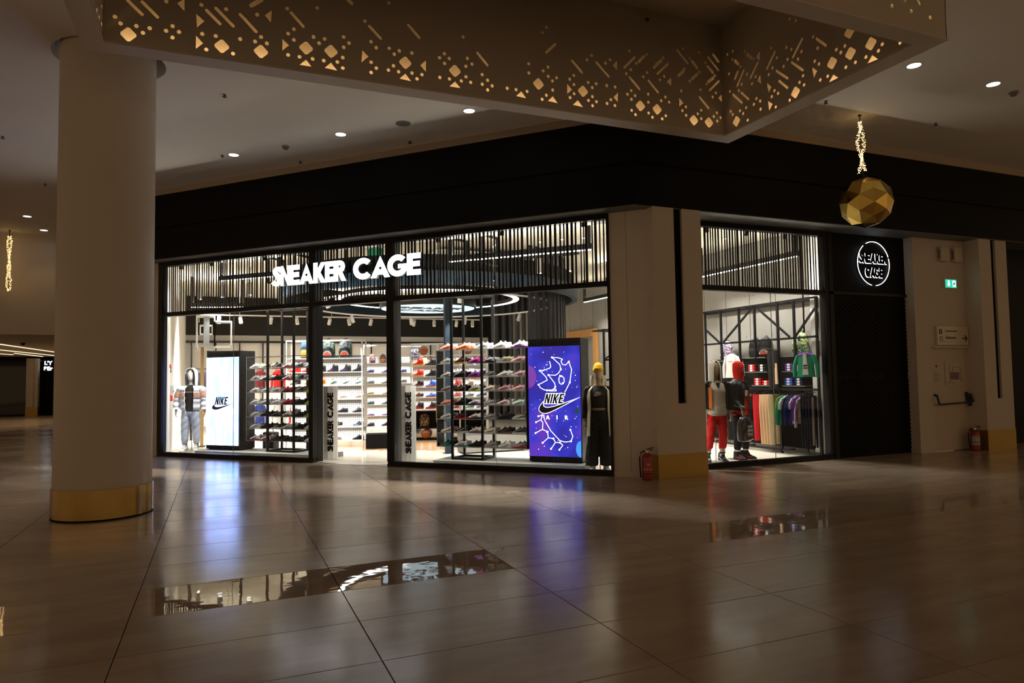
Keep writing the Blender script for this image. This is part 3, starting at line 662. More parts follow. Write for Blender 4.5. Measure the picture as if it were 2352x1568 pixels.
O('lettering', text_mesh('Relaxation',0.075,0.001,0.001,'LEFT'), INK, wy, loc=(-0.22,-0.052,-0.04), rot=UPR)
O('rule', MB().box((-0.38,-0.052,-0.125),(0.05,-0.05,-0.121)), INK, wy)
PAPER = mat('notice_paper',(0.62,0.54,0.44),0.7)
n1 = E('safety_notice', 'narrow safety notice with red emblem on the exit door', 'notice', (13.06,9.37,1.53))
O('sheet', MB().box((-0.12,-0.004,-0.20),(0.12,0,0.21)), PAPER, n1)
O('emblem', curve2d([circ(0,0,0.025,12)],0.001), mat('emblem_red',(0.25,0.02,0.015),0.6), n1, loc=(0,-0.006,0.15), rot=UPR)
tx = MB()
for k in range(7): tx.box((-0.09,-0.006,0.02-0.03*k),(0.05+0.03*(k%3)/2,-0.004,0.028-0.03*k))
O('text_lines', tx, mat('ink_brown',(0.2,0.15,0.12),0.7), n1)
n2_ = E('evacuation_plan', 'evacuation floor plan poster on the exit door', 'floor plan', (13.58,9.37,1.53))
O('sheet', MB().box((-0.27,-0.004,-0.22),(0.27,0,0.22)), PAPER, n2_)
pl_ = MB().box((-0.12,-0.006,-0.12),(0.12,-0.004,0.02)); O('plan_block', pl_, mat('plan_grey',(0.22,0.18,0.17),0.7), n2_)
pw = MB()
for a, b in (((-.14,-.19),(-.14,.19)),((-.05,.13),(.18,.13)),((.18,.13),(.2,-.15)),((-.14,.02),(.2,.02)),((-.05,.13),(-.05,.02)),((.14,.02),(.14,-.12)),((-.2,-.18),(.0,-.18)),((.18,-.18),(.22,-.12))):
    pw.bar((a[0],-0.006,a[1]),(b[0],-0.006,b[1]),0.004,0.008)
O('plan_lines', pw, mat('ink_brown',(0.2,0.15,0.12),0.7), n2_)

# ================================================================== FAR END OF THE MALL (LEFT)
O('wall_back_left', MB().box((-16,22.5,2.95),(-1.33,22.8,CZ)), PLASTER, kind='structure', label='plain beige bulkhead wall left of the column')
so = O('ceiling_low', MB().box((-20,22.8,3.0),(-1.33,42.4,3.1)), CEIL, kind='structure', label='lower ceiling of the far corridor with light lines')
STRIP = emit('warm_light_line', (1.0,0.72,0.42), 2.2)
for a, b in (((-7.02,28.3),(-6.68,36.0)),((-8.2,32.8),(-7.5,40.4)),((-9.2,37.5),(-8.95,39.0)),((-8.47,37.2),(-8.30,41.6))):
    O('light_line', MB().bar((a[0],a[1],2.992),(b[0],b[1],2.992),0.08,0.016), STRIP, so)
light('far_corridor_glow','AREA',(-7.5,34,2.9),40,(1.0,0.7,0.42),3,8,rot=(0,0,0),spread=120)
O('wall_shop_side', MB().box((-1.32,17.1,0),(-1.2,42.4,CZ)), PLASTER, kind='structure', label='side wall of the shop along the far corridor')
fsft = E('wall_far', None, None, (-20,42,0), 0, kind='structure'); fsft['label'] = 'dark glazed shop front at the end of the corridor'
O('frame', MB().box((0,0,2.8),(18.7,0.3,3.0)).box((0,0,0),(18.7,0.2,0.08)), FASCIA, fsft)
for x in (2,5,8): O('pane', MB().box((x,0.05,0.08),(x+2.95,0.08,2.8)), mat('dark_shop_glass',(0.01,0.009,0.008),0.05), fsft)
O('back', MB().box((0,0.5,0),(18.7,0.6,2.8)), FASCIA, fsft)
fp = E('square_pillar', 'distant beige pillar beside the dark shop front far left', 'pillar', (-8.95,41.5,0))
O('shaft', MB().box((0,0,0.45),(0.30,0.4,2.9)).box((0.36,0,0.45),(0.50,0.4,2.9)).box((0.30,0.05,0.45),(0.36,0.4,2.9)), PLASTER, fp)
O('base', MB().box((-0.01,-0.01,0),(0.51,0.4,0.45)), BRASS_M, fp)
fsg = E('far_shop_sign', 'tiny lit white shop sign far down the corridor', 'sign', (-8.10,41.9,2.52))
O('board', MB().box((-0.25,0,-0.32),(0.25,0.05,0.32)), FASCIA, fsg)
O('lettering', text_mesh("L'Y",0.26,0.004,0.012,'CENTER'), emit('small_sign_white',(0.8,0.88,1.0),2.5), fsg, loc=(0.0,-0.01,0.14), rot=UPR)
O('lettering', text_mesh("BEr",0.26,0.004,0.012,'CENTER'), emit('small_sign_white',(0.8,0.88,1.0),2.5), fsg, loc=(0.0,-0.01,-0.14), rot=UPR)
sc_ = E('dome_camera', 'small dark dome camera under the far low ceiling', 'camera', (-6.15,28.0,3.0))
O('dome', MB().ell((0,0,-0.02),0.07,0.07,0.07), DARKGREY, sc_, smooth=True); O('mount', MB().lathe([(0.08,0),(0.08,-0.02)],16), DARKGREY, sc_)
# ================================================================== SHOP SHELL
SZ = 4.45
CREAM = mat('shop_ceiling_cream', (0.70,0.65,0.54), 0.8, var=0.02, vs=1)
SHOPW = mat('shop_wall_white', (0.78,0.76,0.72), 0.7)
sceil = polyobj('ceiling_shop', [(5.6,9.9),(6.5,9.66),(10.8,9.66),(10.8,25.8),(-1.2,25.8),(-1.2,17.3)], SZ, SZ+0.05, CREAM, None, 'structure', 'cream ceiling inside the sneaker shop')
for k in range(1,8): O('ceiling_joint', MB().box((-1.0+1.45*k,10,SZ-0.002),(-0.99+1.45*k,25.4,SZ)) if k > 5 else MB().box((-1.0+1.45*k,17.6-1.36*k,SZ-0.002),(-0.99+1.45*k,25.4,SZ)), mat('joint_beige',(0.45,0.41,0.34),0.8), sceil)
O('wall_left', MB().box((-1.19,17.15,0),(-1.05,25.8,SZ)), SHOPW, kind='structure', label='white side wall at the left end of the shop')
wb = E('wall_back', None, None, (0,25.5,0), 0, kind='structure'); wb['label'] = 'back wall of the shop, white below and black above'
O('white_lower', MB().box((-1.05,0,0),(9.75,0.15,3.16)), SHOPW, wb); O('black_upper', MB().box((-1.05,-0.25,3.16),(9.75,0.15,SZ)), BLACKM, wb)
O('black_rail', MB().box((-1.05,-0.12,2.90),(9.75,-0.06,2.97)), BLACK, wb)
for k in range(13): O('rail_post', MB().box((-0.9+0.75*k,-0.12,0.0),(-0.86+0.75*k,-0.06,2.90)), BLACK, wb)
O('black_panel', MB().box((9.75,-0.25,0),(10.7,0.15,SZ)), BLACKM, wb)
O('concrete_panel', MB().box((9.75,0.15,0),(10.7,0.2,SZ)), mat('concrete_cladding', (0.22,0.208,0.19), 0.75, var=0.10, vs=2.5), wb)
CONC = MC['concrete_cladding']
wsr = E('wall_shop_right', None, None, (10.70,9.66,0), 0, kind='structure'); wsr['label'] = 'grey concrete panel wall at the right side of the shop'
O('backing', MB().box((0.03,0,0),(0.12,16.0,SZ)), BLACKM, wsr)
pm = MB().box((0,0.004,0.0),(0.03,0.756,SZ)).mesh('panel')
bh = MB()
for y in (0.12,0.64):
    for z in (0.6,1.5,2.4,3.3,4.1): bh.cyl((-0.002,y,z),(0.001,y,z),0.012,8)
bhm = bh.mesh('bolt_hole')
for k in range(21):
    p = O('panel', pm, CONC, wsr, loc=(0,0.77*k-0.06 if k else 0,0)); 
    O('bolt_holes', bhm, DARKGREY, p)

# ------------------------------------------------------------------ shop lighting
SOFT = (1.0, 0.95, 0.87)
LEDW = emit('shop_led_white', (1.0,0.96,0.90), 9.0)
def linear(a, b, z, label, energy, up=1.7):
    a = Vector((*a, z)); b = Vector((*b, z)); c = (a+b)/2; t = E('linear_pendant', label, 'pendant light', c, group='black linear pendant lights'); d = b-a; L = d.length; rz = math.atan2(d.y, d.x); t.rotation_euler = (0,0,rz)
    O('housing', MB().box((-L/2,-0.035,0.0),(L/2,0.035,0.10)), BLACK, t)
    O('diffuser', MB().box((-L/2+0.02,-0.025,-0.012),(L/2-0.02,0.025,0.0)), LEDW, t)
    for x in (-L/2+0.05, L/2-0.05):
        O('hanger', MB().box((x-0.03,-0.03,0.10),(x+0.03,0.03,SZ-z)), BLACK, t)
    light('linear_light','AREA',(c.x,c.y,z-0.03),energy*4.4,SOFT,L,0.06,rot=(0,0,rz),spread=115)
    light('added_uplight','AREA',(c.x,c.y,z+0.13),energy*up*0.9,(1.0,0.90,0.74),L,0.06,rot=(PI,0,rz))  # extra upward lamp, added on each pendant to brighten the shop ceiling
linear((4.05,12.64),(6.05,10.62),3.83,'long black linear pendant near the right window',60)
linear((-0.01,16.75),(1.22,15.55),3.85,'black linear pendant near the left window',45)
linear((10.05,12.75),(10.05,9.85),3.80,'black linear pendant along the concrete wall by the corner window',22,0.5)
linear((10.05,18.2),(10.05,14.6),3.80,'black linear pendant deeper along the concrete wall',30,0.5)
linear((-0.75,20.6),(0.6,20.2),3.62,'black linear pendant before the black back wall',55)
linear((2.2,22.8),(4.9,22.8),3.9,'black linear pendant over the back shelves',100)
linear((8.95,12.0),(8.95,15.0),3.95,'black linear pendant behind the square pillar',55)
def hangframe(x, y, rz, label):
    t = E('ceiling_gantry', label, 'frame', (x,y,SZ), rz, group='black square tube frames under the ceiling')
    m = MB()
    for a in (0, 0.55):
        m.bar((a,0,0),(a,0,-0.62),0.045)
    m.bar((0,0,-0.02),(0.55,0,-0.02),0.045)
    O('tube_frame', m, BLACK, t); O('cross_tube', MB().bar((0,0,-0.60),(0.55,0,-0.60),0.045), BLACK, t)
hangframe(1.02,16.74,R(48),'black tube frame under the ceiling, left of the lit sign'); hangframe(1.54,16.1,R(48),'black tube frame under the ceiling, behind the letter N')
hangframe(4.27,13.29,R(30),'black tube frame under the ceiling, right of the letter E'); hangframe(4.76,12.72,R(35),'black tube frame above the right window pendant')
CYLG = mat('pendant_grey', (0.28,0.27,0.25), 0.5)
for i, (x, y) in enumerate(((4.12,15.18),(4.77,14.33),(5.47,13.64),(6.14,12.98),(6.61,12.52),(-0.48,19.76),(0.04,19.11),(0.69,18.44))):
    t = E('cylinder_pendant', 'grey cylinder spotlight pendant, %s from %s' % (ORD[i] if i < 5 else ORD[i-5], 'the left in the right window' if i < 5 else 'the left in the left window'), 'pendant light', (x,y,3.75), group='grey cylinder pendants')
    O('cylinder', MB().lathe([(0.055,0.0),(0.06,0.005),(0.06,0.30),(0.05,0.31)],18), CYLG, t, smooth=True)
    O('lens', MB().lathe([(0.05,-0.004),(0.02,-0.006)],16), LEDW, t); O('rod', MB().cyl((0,0,0.3),(0,0,(4.074 if i < 5 else SZ)-3.75),0.008,6), BLACK, t)
    light('pendant_beam','SPOT',(x,y,3.73),160,SOFT,0.05,target=(x,y,0),spot=80,blend=0.6)
srl = O('suspension_rail', MB().bar((4.0,15.3,4.10),(6.75,12.37,4.10),0.05), BLACK, label='slim black suspension rail above the grey cylinder pendants', cat='rail')
for f in (0.08,0.5,0.92): O('hanger', MB().cyl((4.0+2.75*f,15.3-2.93*f,4.125),(4.0+2.75*f,15.3-2.93*f,SZ-0.003),0.008,6), BLACK, srl)
for i, (x, y) in enumerate(((6.9,12.46),(6.53,12.72),(6.22,13.12),(5.46,13.72),(7.23,12.06),(7.28,14.54),(6.97,15.02),(9.77,11.54))):
    t = E('ceiling_spot', 'small ceiling spot in the shop, %s along the corner' % ORD[i], 'spotlight', (x,y,SZ), group='small ceiling spots in the shop')
    O('rim', MB().lathe([(0.05,0),(0.05,-0.012),(0.04,-0.012)],14), CYLG, t); O('lens', MB().lathe([(0.035,-0.012),(0.02,-0.03)],12), LEDW, t)
# inside exit sign
ie = E('hanging_exit_sign', 'small green exit sign behind the slats above the entrance', 'exit sign', (2.94,14.13,4.2), R(-30))
O('panel', MB().box((-0.15,-0.01,-0.08),(0.15,0.01,0.08)), emit('exit_green2',(0.01,0.16,0.06),1.0), ie); O('bracket', MB().box((-0.12,-0.006,0.08),(0.12,0.006,0.25)), WHITEM, ie)

# ------------------------------------------------------------------ the round centre piece
RC = Vector((4.85,16.6))
BLUE = mat('petrol_blue_paint', (0.003,0.014,0.027), 0.6, spec=0.3)
br = E('ring_canopy', 'huge petrol blue ring hanging under the shop ceiling', 'ceiling ring', (RC.x,RC.y,3.45))
O('band', MB().lathe([(3.62,0.0),(3.62,0.28),(3.50,0.28),(3.50,0.0),(3.62,0.0)],72,cap=False), BLUE, br, smooth=True)
O('inner_lip', MB().lathe([(3.50,0.28),(3.50,0.62),(3.46,0.62),(3.46,0.28)],72,cap=False), BLACKM, br)
for a in range(0,360,45): O('hanger', MB().cyl((3.55*math.cos(R(a)),3.55*math.sin(R(a)),0.28),(3.55*math.cos(R(a)),3.55*math.sin(R(a)),1.0),0.012,6), BLACK, br)
cage = E('bar_screen', 'curved screen of tall black bars under the blue ring', 'screen', (RC.x,RC.y,0))
bmesh_ = MB().box((-0.03,-0.055,0.40),(0.03,0.055,SZ-0.006)).mesh('bar')
for k in range(26):
    a = R(-66+4.2*k); O('bar', bmesh_, BLACK, cage, loc=(3.3*math.cos(a),3.3*math.sin(a),0), rz=a)
O('base_ring', MB().loft([[( (3.3+dr)*math.cos(R(-68+6*k)),(3.3+dr)*math.sin(R(-68+6*k)),z) for dr,z in ((-0.08,0.36),(0.08,0.36),(0.08,0.42),(-0.08,0.42))] for k in range(19)]), BLACK, cage)
for a in (-62,-45,-20,20): O('foot', MB().cyl((3.3*math.cos(R(a)),3.3*math.sin(R(a)),0.0),(3.3*math.cos(R(a)),3.3*math.sin(R(a)),0.37),0.025,8), BLACK, cage)
for i, (x, y, l) in enumerate(((4.46,14.12,'behind the entrance'),(6.95,14.85,'beside the bar screen'))):
    t = E('blue_post', 'petrol blue square post '+l, 'post', (x,y,0)); O('shaft', MB().box((-0.055,-0.055,0),(0.055,0.055,3.44)), BLUE, t); O('foot_plate', MB().box((-0.09,-0.09,0),(0.09,0.09,0.015)), BLUE, t)
lr = E('led_ring', 'black ring lamp with white glowing underside', 'ring lamp', (RC.x,RC.y+0.25,3.55))
O('body', MB().lathe([(2.30,0.01),(2.30,0.10),(2.12,0.10),(2.12,0.01),(2.30,0.01)],64,cap=False), BLACK, lr, smooth=True)
O('diffuser', MB().lathe([(2.28,0.0),(2.14,0.0),(2.14,0.012),(2.28,0.012),(2.28,0.0)],64,cap=False), emit('ring_led',(1.0,0.97,0.92),6.0), lr)
for a in (0,60,120,180,240,342): O('cable', MB().cyl((2.2*math.cos(R(a)),2.2*math.sin(R(a)),0.1),(2.2*math.cos(R(a)),2.2*math.sin(R(a)),0.88),0.005,5), BLACK, lr)
ds = E('disc_sign', 'round glowing ceiling disc with dark lettering', 'light sign', (4.95,17.25,3.38))
O('rim', MB().lathe([(1.22,0.0),(1.24,0.02),(1.24,0.22),(1.18,0.22),(1.18,0.0)],64,cap=False), BLACK, ds, smooth=True)
O('diffuser', MB().lathe([(1.19,0.0),(1.19,0.02),(0.2,0.02)],64), emit('disc_glow',(0.66,0.88,1.0),1.25), ds)
O('top', MB().lathe([(1.2,0.2),(0.3,0.22)],48), BLACK, ds)
for k, (chs, x0, y0) in enumerate((([(c,x,w) for c,x,w in WORD[:7]],-0.85,0.06),([(c,x-3.68,w) for c,x,w in WORD[7:]],-0.70,-0.55))):
    for ch, x, w in chs:
        Lp = [[(px*0.5,py*0.42) for px,py in lp] for lp in letter(ch, w)]
        O('letter', curve2d(Lp, 0.003), mat('disc_letter_grey',(0.02,0.02,0.025),0.5), ds, loc=(x0+x*0.5,-(y0),-0.006), rot=(PI,0,0))
O('stem', MB().cyl((0,0,0.22),(0,0,1.05),0.06,14), WHITEM, ds)
# lattice above the ring
lt = E('ceiling_lattice', 'black metal lattice hanging over the centre of the shop', 'lattice', (4.25,14.15,4.12))
for k in range(8): O('bar', MB().bar((0.33*k,0,0),(0.33*k,2.25,0),0.04), BLACK, lt)
for k in range(6): O('bar', MB().bar((0,0.45*k,0),(2.31,0.45*k,0),0.04), BLACK, lt)
for k in range(3): O('brace', MB().bar((0.7*k,0.0,0.04),(0.7*k+0.9,2.25,0.04),0.03), BLACK, lt)
O('light_panel', MB().box((0.05,0.05,0.22),(2.25,2.2,0.25)), mat('panel_white',(0.85,0.84,0.80),0.6), lt)
for x in (0.33,1.98): O('hanger', MB().cyl((x,1.35,0),(x,1.35,0.32),0.01,6), BLACK, lt)

# white tracks with spotlights
def spot(x, y, z, tgt, label, lit, e=70):
    t = E('track_spot', label, 'spotlight', (x,y,z), group='white track spotlights')
    d = (Vector(tgt)-Vector((x,y,z-0.12))).normalized(); q = d.to_track_quat('-Z','Y').to_matrix().to_4x4(); q.translation = (0,0,-0.12)
    O('bracket', MB().box((-0.05,-0.02,-0.012),(0.05,0.02,0.0)).cyl((0,0,0),(0,0,-0.12),0.012,8), WHITEM, t)
    O('head', MB().lathe([(0.048,0.09),(0.05,0.085),(0.05,-0.09),(0.044,-0.09)],18).xf(q), WHITEM, t, smooth=True)
    O('lens', MB().lathe([(0.043,-0.086),(0.02,-0.088)],16).xf(q), LEDW if lit else mat('lens_off',(0.4,0.4,0.38),0.2), t)
    p = Vector((x,y,z-0.12))+d*0.11
    light('track_beam','SPOT',p,e,SOFT,0.04,target=tgt,spot=62,blend=0.7)
tr = O('lighting_track', MB().bar((-0.6,20.6,3.42),(7.6,20.6,3.42),0.035), WHITEM, label='straight white lighting track before the black back wall', cat='track')
for x in (0.5,3,5.5): O('cable', MB().cyl((x,20.6,3.43),(x,20.6,SZ),0.006,5), WHITEM, tr)
for i, (x, ty) in enumerate(((-0.03,21.6),(0.51,19.8),(1.28,21.8),(1.97,19.7),(2.85,22.5),(3.4,19.6),(4.02,21.3),(5.3,22.5),(5.92,19.5),(6.62,22),(7.14,19.5))):
    spot(x*1.03,20.6,3.40,(x+(0.3 if i%2 else -0.2),ty,1.2),'white track spotlight, %s from the left on the back track' % ORD[i], i in (3,6,8,10), 280)
rtk = O('ring_track', MB().lathe([(3.02,0),(3.02,0.035),(2.98,0.035),(2.98,0),(3.02,0)],72,cap=False), WHITEM, loc=(RC.x,RC.y,3.36), label='curved white lighting track below the blue ring', cat='track', smooth=True)
for i, a in enumerate((205,188,150,120,85,55,20,-20,-120,-95)):
    x, y = RC.x+3.0*math.cos(R(a)), RC.y+3.0*math.sin(R(a)); d = 0.62 if i < 7 else 0.72
    spot(x,y,3.36,(RC.x+3.0*d*math.cos(R(a)),RC.y+3.0*d*math.sin(R(a)),1.0),'white spotlight on the curved track, %s clockwise from the entrance' % ORD[i], i % 3 == 0, 220)
bch = E('low_bench', 'low grey bench behind the right shoe rack', 'bench', (4.70,13.80,0))
O('body', MB().box((0,0,0.03),(1.4,0.42,0.40)), GREYPL, bch); O('seat_pad', MB().bbox((-0.01,-0.01,0.40),(1.41,0.43,0.45),0.015), GREYPL, bch); O('plinth', MB().box((0.03,0.03,0),(1.37,0.39,0.03)), BLACKM, bch)

# unseen black spots added behind the window headers to brighten the displays
def added_window_spot(p, tgt, label, e):
    t = E('added_window_spot', label, 'spotlight', p, group='added black spots above the window displays')
    d = (Vector(tgt)-Vector(p)).normalized(); q = d.to_track_quat('-Z','Y').to_matrix().to_4x4()
    O('head', MB().lathe([(0.035,0.07),(0.04,0.06),(0.04,-0.06),(0.036,-0.06)],14).xf(q), BLACK, t, smooth=True); O('lens', MB().lathe([(0.034,-0.058),(0.015,-0.059)],12).xf(q), LEDW, t)
    O('arm', MB().cyl((0,0,0.03),(0,0,SZ-p[2]),0.008,6), BLACK, t)
    light('added_window_beam','SPOT',Vector(p)+d*0.08,e,SOFT,0.04,target=tgt,spot=70,blend=0.7)
for i, (x, tx) in enumerate(((-9.8,-10.35),(-8.9,-8.9),(-7.4,-7.4),(-3.3,-3.2),(-2.0,-2.2),(-0.5,-0.36))):
    a = LF(x,0.22,4.15); b_ = LF(tx,0.85,1.0); added_window_spot(tuple(a),tuple(b_),'small added black spotlight above the shop window, %s from left' % ORD[i],270)
for i, (x, tx, tyy) in enumerate(((7.9,8.3,10.2),(8.8,8.95,10.3),(9.7,10.3,10.6))):
    added_window_spot((x,9.80,4.15),(tx,tyy,1.1),'small added black spotlight above the corner window, %s from left' % ORD[i],60)
# ================================================================== SNEAKERS
def shoe_meshes(high):
    # toe towards -x, heel towards +x; length 0.29
    st = [(-.145,.012,.018,.022),(-.135,.012,.042,.034),(-.11,.012,.058,.043),(-.075,.012,.068,.046),(-.04,.012,.088,.044),(-.005,.012,.112,.040),(.03,.012,.126,.036),(.06,.012,.118,.034),(.095,.012,.112,.034),(.125,.012,.122,.032),(.142,.014,.112,.022),(.148,.02,.08,.012)]
    if high: st = [(x,b,(t if x < -0.02 else t+0.055*min(1,(x+0.02)/0.05)),w) for x,b,t,w in st]
    rings = []
    for x,b,t,w in st:
        h = t-b
        rings.append([(x,-w,b),(x,-w*1.04,b+h*.25),(x,-w*.95,b+h*.55),(x,-w*.62,b+h*.86),(x,-w*.2,t),(x,w*.2,t),(x,w*.62,b+h*.86),(x,w*.95,b+h*.55),(x,w*1.04,b+h*.25),(x,w,b)])
    up = MB().loft(rings).mesh('upper', True)
    so = MB()
    sr = []
    for x,w,z0,z1 in ((-.152,.018,.014,.024),(-.14,.038,.004,.026),(-.10,.049,0,.026),(-.04,.049,0,.027),(.02,.042,0,.032),(.08,.041,0,.036),(.13,.038,0,.036),(.150,.025,.004,.034),(.156,.012,.012,.03)):
        sr.append([(x,-w,z0),(x,-w*1.03,(z0+z1)/2),(x,-w,z1),(x,w,z1),(x,w*1.03,(z0+z1)/2),(x,w,z0)])
    sole = so.loft(sr).mesh('sole', True)
    la = MB()
    for k in range(4):
        x = -.062+.024*k; z = .078+.0115*k
        la.bar((x,-.028,z-.002),(x+.006,.028,z-.002),.008,.012)
    lace = la.mesh('laces')
    zt = .118+(.055 if high else 0)
    tg = MB().loft([[(-.03,-.02,.09),(-.03,.02,.09),(-.018,.02,.086),(-.018,-.02,.086)],[(.012,-.024,zt+.004),(.012,.024,zt+.004),(.022,.024,zt),(.022,-.024,zt)],[(.026,-.02,zt+.026),(.026,.02,zt+.026),(.034,.02,zt+.022),(.034,-.02,zt+.022)]]).mesh('tongue')
    ac = MB()
    for s in (-1,1):
        # side stripe
        pts = [(.10,.092),(-.01,.055),(-.05,.050),(-.06,.056),(-.05,.036),(-.02,.036),(.02,.050)]
        ac.add([(x,s*(.0485 if x < 0.03 else .040),z) for x,z in pts]+[(x,s*.034,z) for x,z in pts], [tuple(range(7)),tuple(range(13,6,-1))]+[(i,(i+1)%7,7+(i+1)%7,7+i) for i in range(7)])
    acc = ac.mesh('side_stripe')
    return up, sole, lace, tg, acc
LOW = shoe_meshes(False); HIGH = shoe_meshes(True)
PAL = {'white':(.78,.77,.75),'light grey':(.42,.42,.42),'silver':(.55,.55,.56),'grey':(.20,.21,.23),'dark grey':(.06,.06,.065),'black':(.008,.008,.009),'red':(.55,.02,.02),'olive':(.20,.19,.10),'beige':(.55,.47,.38),
       'neon yellow':(.55,.75,.03),'pink':(.62,.36,.38),'salmon':(.68,.27,.20),'purple':(.16,.04,.30),'magenta':(.50,.03,.22),'teal':(.03,.35,.33),'orange':(.75,.20,.04),'mint':(.48,.70,.60),'navy':(.015,.02,.08),'blue':(.03,.08,.45),'brown':(.20,.10,.05),'green':(.03,.28,.12),'yellow':(.70,.45,.03),'cream':(.70,.65,.52)}
def cm(c): return mat('sneaker_'+c.replace(' ','_'), PAL[c], 0.5, var=0.05, vs=30, spec=0.25)
def sneaker(parent_xy, z, rz, cols, label, group, high=False, scale=1.0, simple=False):
    up, so, ac = cols; ms = HIGH if high else LOW
    t = E('sneaker', label, 'sneaker', (parent_xy[0], parent_xy[1], z), rz, group=group); t.scale = (scale,)*3
    O('upper', ms[0], cm(up), t); O('sole', ms[1], cm(so), t)
    if not simple:
        O('laces', ms[2], cm(ac if ac != up else 'white'), t); O('tongue', ms[3], cm(up), t); O('side_stripe', ms[4], cm(ac), t)
    return t
def coldesc(c):
    u, s, a = c
    return u if u == s else (u+' and '+s)

# ------------------------------------------------------------------ acrylic racks
RACKZ = [2.12-0.257*k for k in range(8)]   # shelf heights from the top
def rack(x0, x1, d0, d1, rows, toprow, name, seed):
    t = E('acrylic_shoe_rack', 'tall clear acrylic shoe rack in the %s shop window' % name, 'shoe rack', LF(x0,d0), RZL)
    L = x1-x0; D = d1-d0
    for i, z in enumerate(RACKZ):
        O('shelf', MB().box((0,0,z-0.012),(L,D,z)), ACRYL, t)
    for x in (-0.012, L+0.002):
        O('upright_panel', MB().box((x,0,RACKZ[-1]-0.012),(x+0.01,D,RACKZ[0])), ACRYL, t)
    EDGE = mat('acrylic_edge',(0.42,0.44,0.44),0.15)
    for z in RACKZ: O('shelf_edge', MB().box((0,-0.004,z-0.010),(L,0.0,z-0.003)), EDGE, t)
    for x in (0.0, L*0.33, L*0.66, L-0.006): O('edge_strip', MB().box((x,-0.005,RACKZ[-1]-0.012),(x+0.004,0.0,RACKZ[0])), EDGE, t)
    rnd = random.Random(seed)
    allrows = ([toprow] if toprow else [])+rows
    for ri, row in enumerate(allrows):
        k = ri-(1 if toprow else 0)
        z = RACKZ[k+1] if k >= 0 else RACKZ[0]
        n = len(row)
        for ci, c in enumerate(row):
            xx = x0+0.17+(L-0.34)*ci/(n-1)
            for b in range(2):
                dd = d0+0.075+b*0.14; x = xx+b*0.03+rnd.uniform(-.008,.008)
                p = LF(min(x, x1-0.145), dd)
                sh = ('rack top' if k < 0 else ORD[k]+' shelf')
                lab = '%s sneaker, %s from left, %s, %s, %s window rack' % (coldesc(c), ORD[ci], 'front' if b == 0 else 'rear', sh, name)
                sneaker((p.x,p.y), z+0.001, RZL+R(rnd.uniform(-2,3)), c, lab, 'sneakers in the acrylic racks', scale=0.88 if n > 5 else 1.0)
def W3(u, s='white', a=None): return (u, s, a or s)
rowsL = [[W3('light grey'),W3('olive','white'),W3('black','white'),('white','red','black'),W3('grey','light grey'),W3('silver','grey')],
 [('light grey','white','white'),('white','black','black'),W3('black','black'),('white','red','black'),W3('grey'),W3('black','white')],
 [W3('white'),W3('white'),W3('silver'),('red','black','black'),W3('grey','light grey'),('dark grey','neon yellow','neon yellow')],
 [W3('white'),W3('white','light grey'),W3('white'),('red','black','black'),W3('black','black'),('grey','neon yellow','neon yellow')],
 [('light grey','white','white'),W3('black','black'),W3('dark grey','black'),('white','black','black'),W3('black','black'),('dark grey','neon yellow','neon yellow')],
 [('silver','white','light grey'),W3('black','black'),('black','white','white'),('white','grey','black'),W3('black','black'),W3('light grey')],
 [('white','red','black'),('white','red','black'),W3('black','dark grey'),W3('black','black'),W3('dark grey','black'),W3('silver')]]
rowsR = [[W3('light grey'),('black','yellow','red'),('magenta','purple','navy'),W3('grey','black'),W3('olive'),W3('pink','pink')],
 [W3('silver','light grey'),W3('black','black'),('purple','red','blue'),W3('dark grey','white'),W3('white'),W3('pink')],
 [('grey','pink','pink'),('black','black','orange'),('light grey','neon yellow','orange'),W3('beige','white'),W3('pink','white','magenta'),('pink','white','orange')],
 [W3('salmon','pink'),W3('black','black'),('white','purple','black'),W3('grey','white'),('white','white','red'),W3('mint')],
 [W3('light grey'),('black','red','red'),('white','black','red'),W3('grey','light grey'),W3('black','black'),W3('olive')],
 [W3('beige'),('black','white','white'),('cream','purple','beige'),W3('beige','cream'),('black','brown','brown'),('dark grey','white','black')],
 [('black','teal','teal'),('white','teal','magenta'),W3('black','black'),W3('grey','beige'),W3('white'),('grey','red','silver')]]
rack(-8.33,-6.50,0.66,0.98,rowsL,None,'left',21)
rack(-3.58,-1.76,0.62,0.96,rowsR,[W3('salmon','salmon'),W3('salmon','orange'),W3('light grey'),W3('white'),W3('white','purple')],'right',22)
def tube_cage(x0, x1, d0, d1, label):
    t = E('tube_cage', label, 'display frame', LF(x0,d0,0.10), RZL); L = x1-x0; D = d1-d0; H = 3.05; w = 0.04
    for x in (0,L):
        for y in (0,D): O('post', MB().bar((x,y,0),(x,y,H),w), BLACK, t)
    for z in (0.02,H-0.02):
        for y in (0,D): O('rail', MB().bar((0,y,z),(L,y,z),w), BLACK, t)
        for x in (0,L): O('rail', MB().bar((x,0,z),(x,D,z),w), BLACK, t)
tube_cage(-7.68,-6.98,0.60,1.03,'black square tube cage holding the left shoe rack'); tube_cage(-3.2,-2.58,0.52,1.0,'black square tube cage holding the right shoe rack')
def plinth(x0, x1, d0, d1, label):
    t = E('display_plinth', label, 'plinth', LF(x0,d0), RZL); L = x1-x0; D = d1-d0
    O('body', MB().box((0,0.015,0),(L,D,0.085)), GREYPL, t); O('top_board', MB().bbox((0,0,0.085),(L,D,0.10),0.004), GREYPL, t)
plinth(-9.5,-6.12,0.34,1.12,'long low grey display plinth in the left window'); plinth(-3.49,-0.62,0.30,1.12,'long low grey display plinth in the right window')

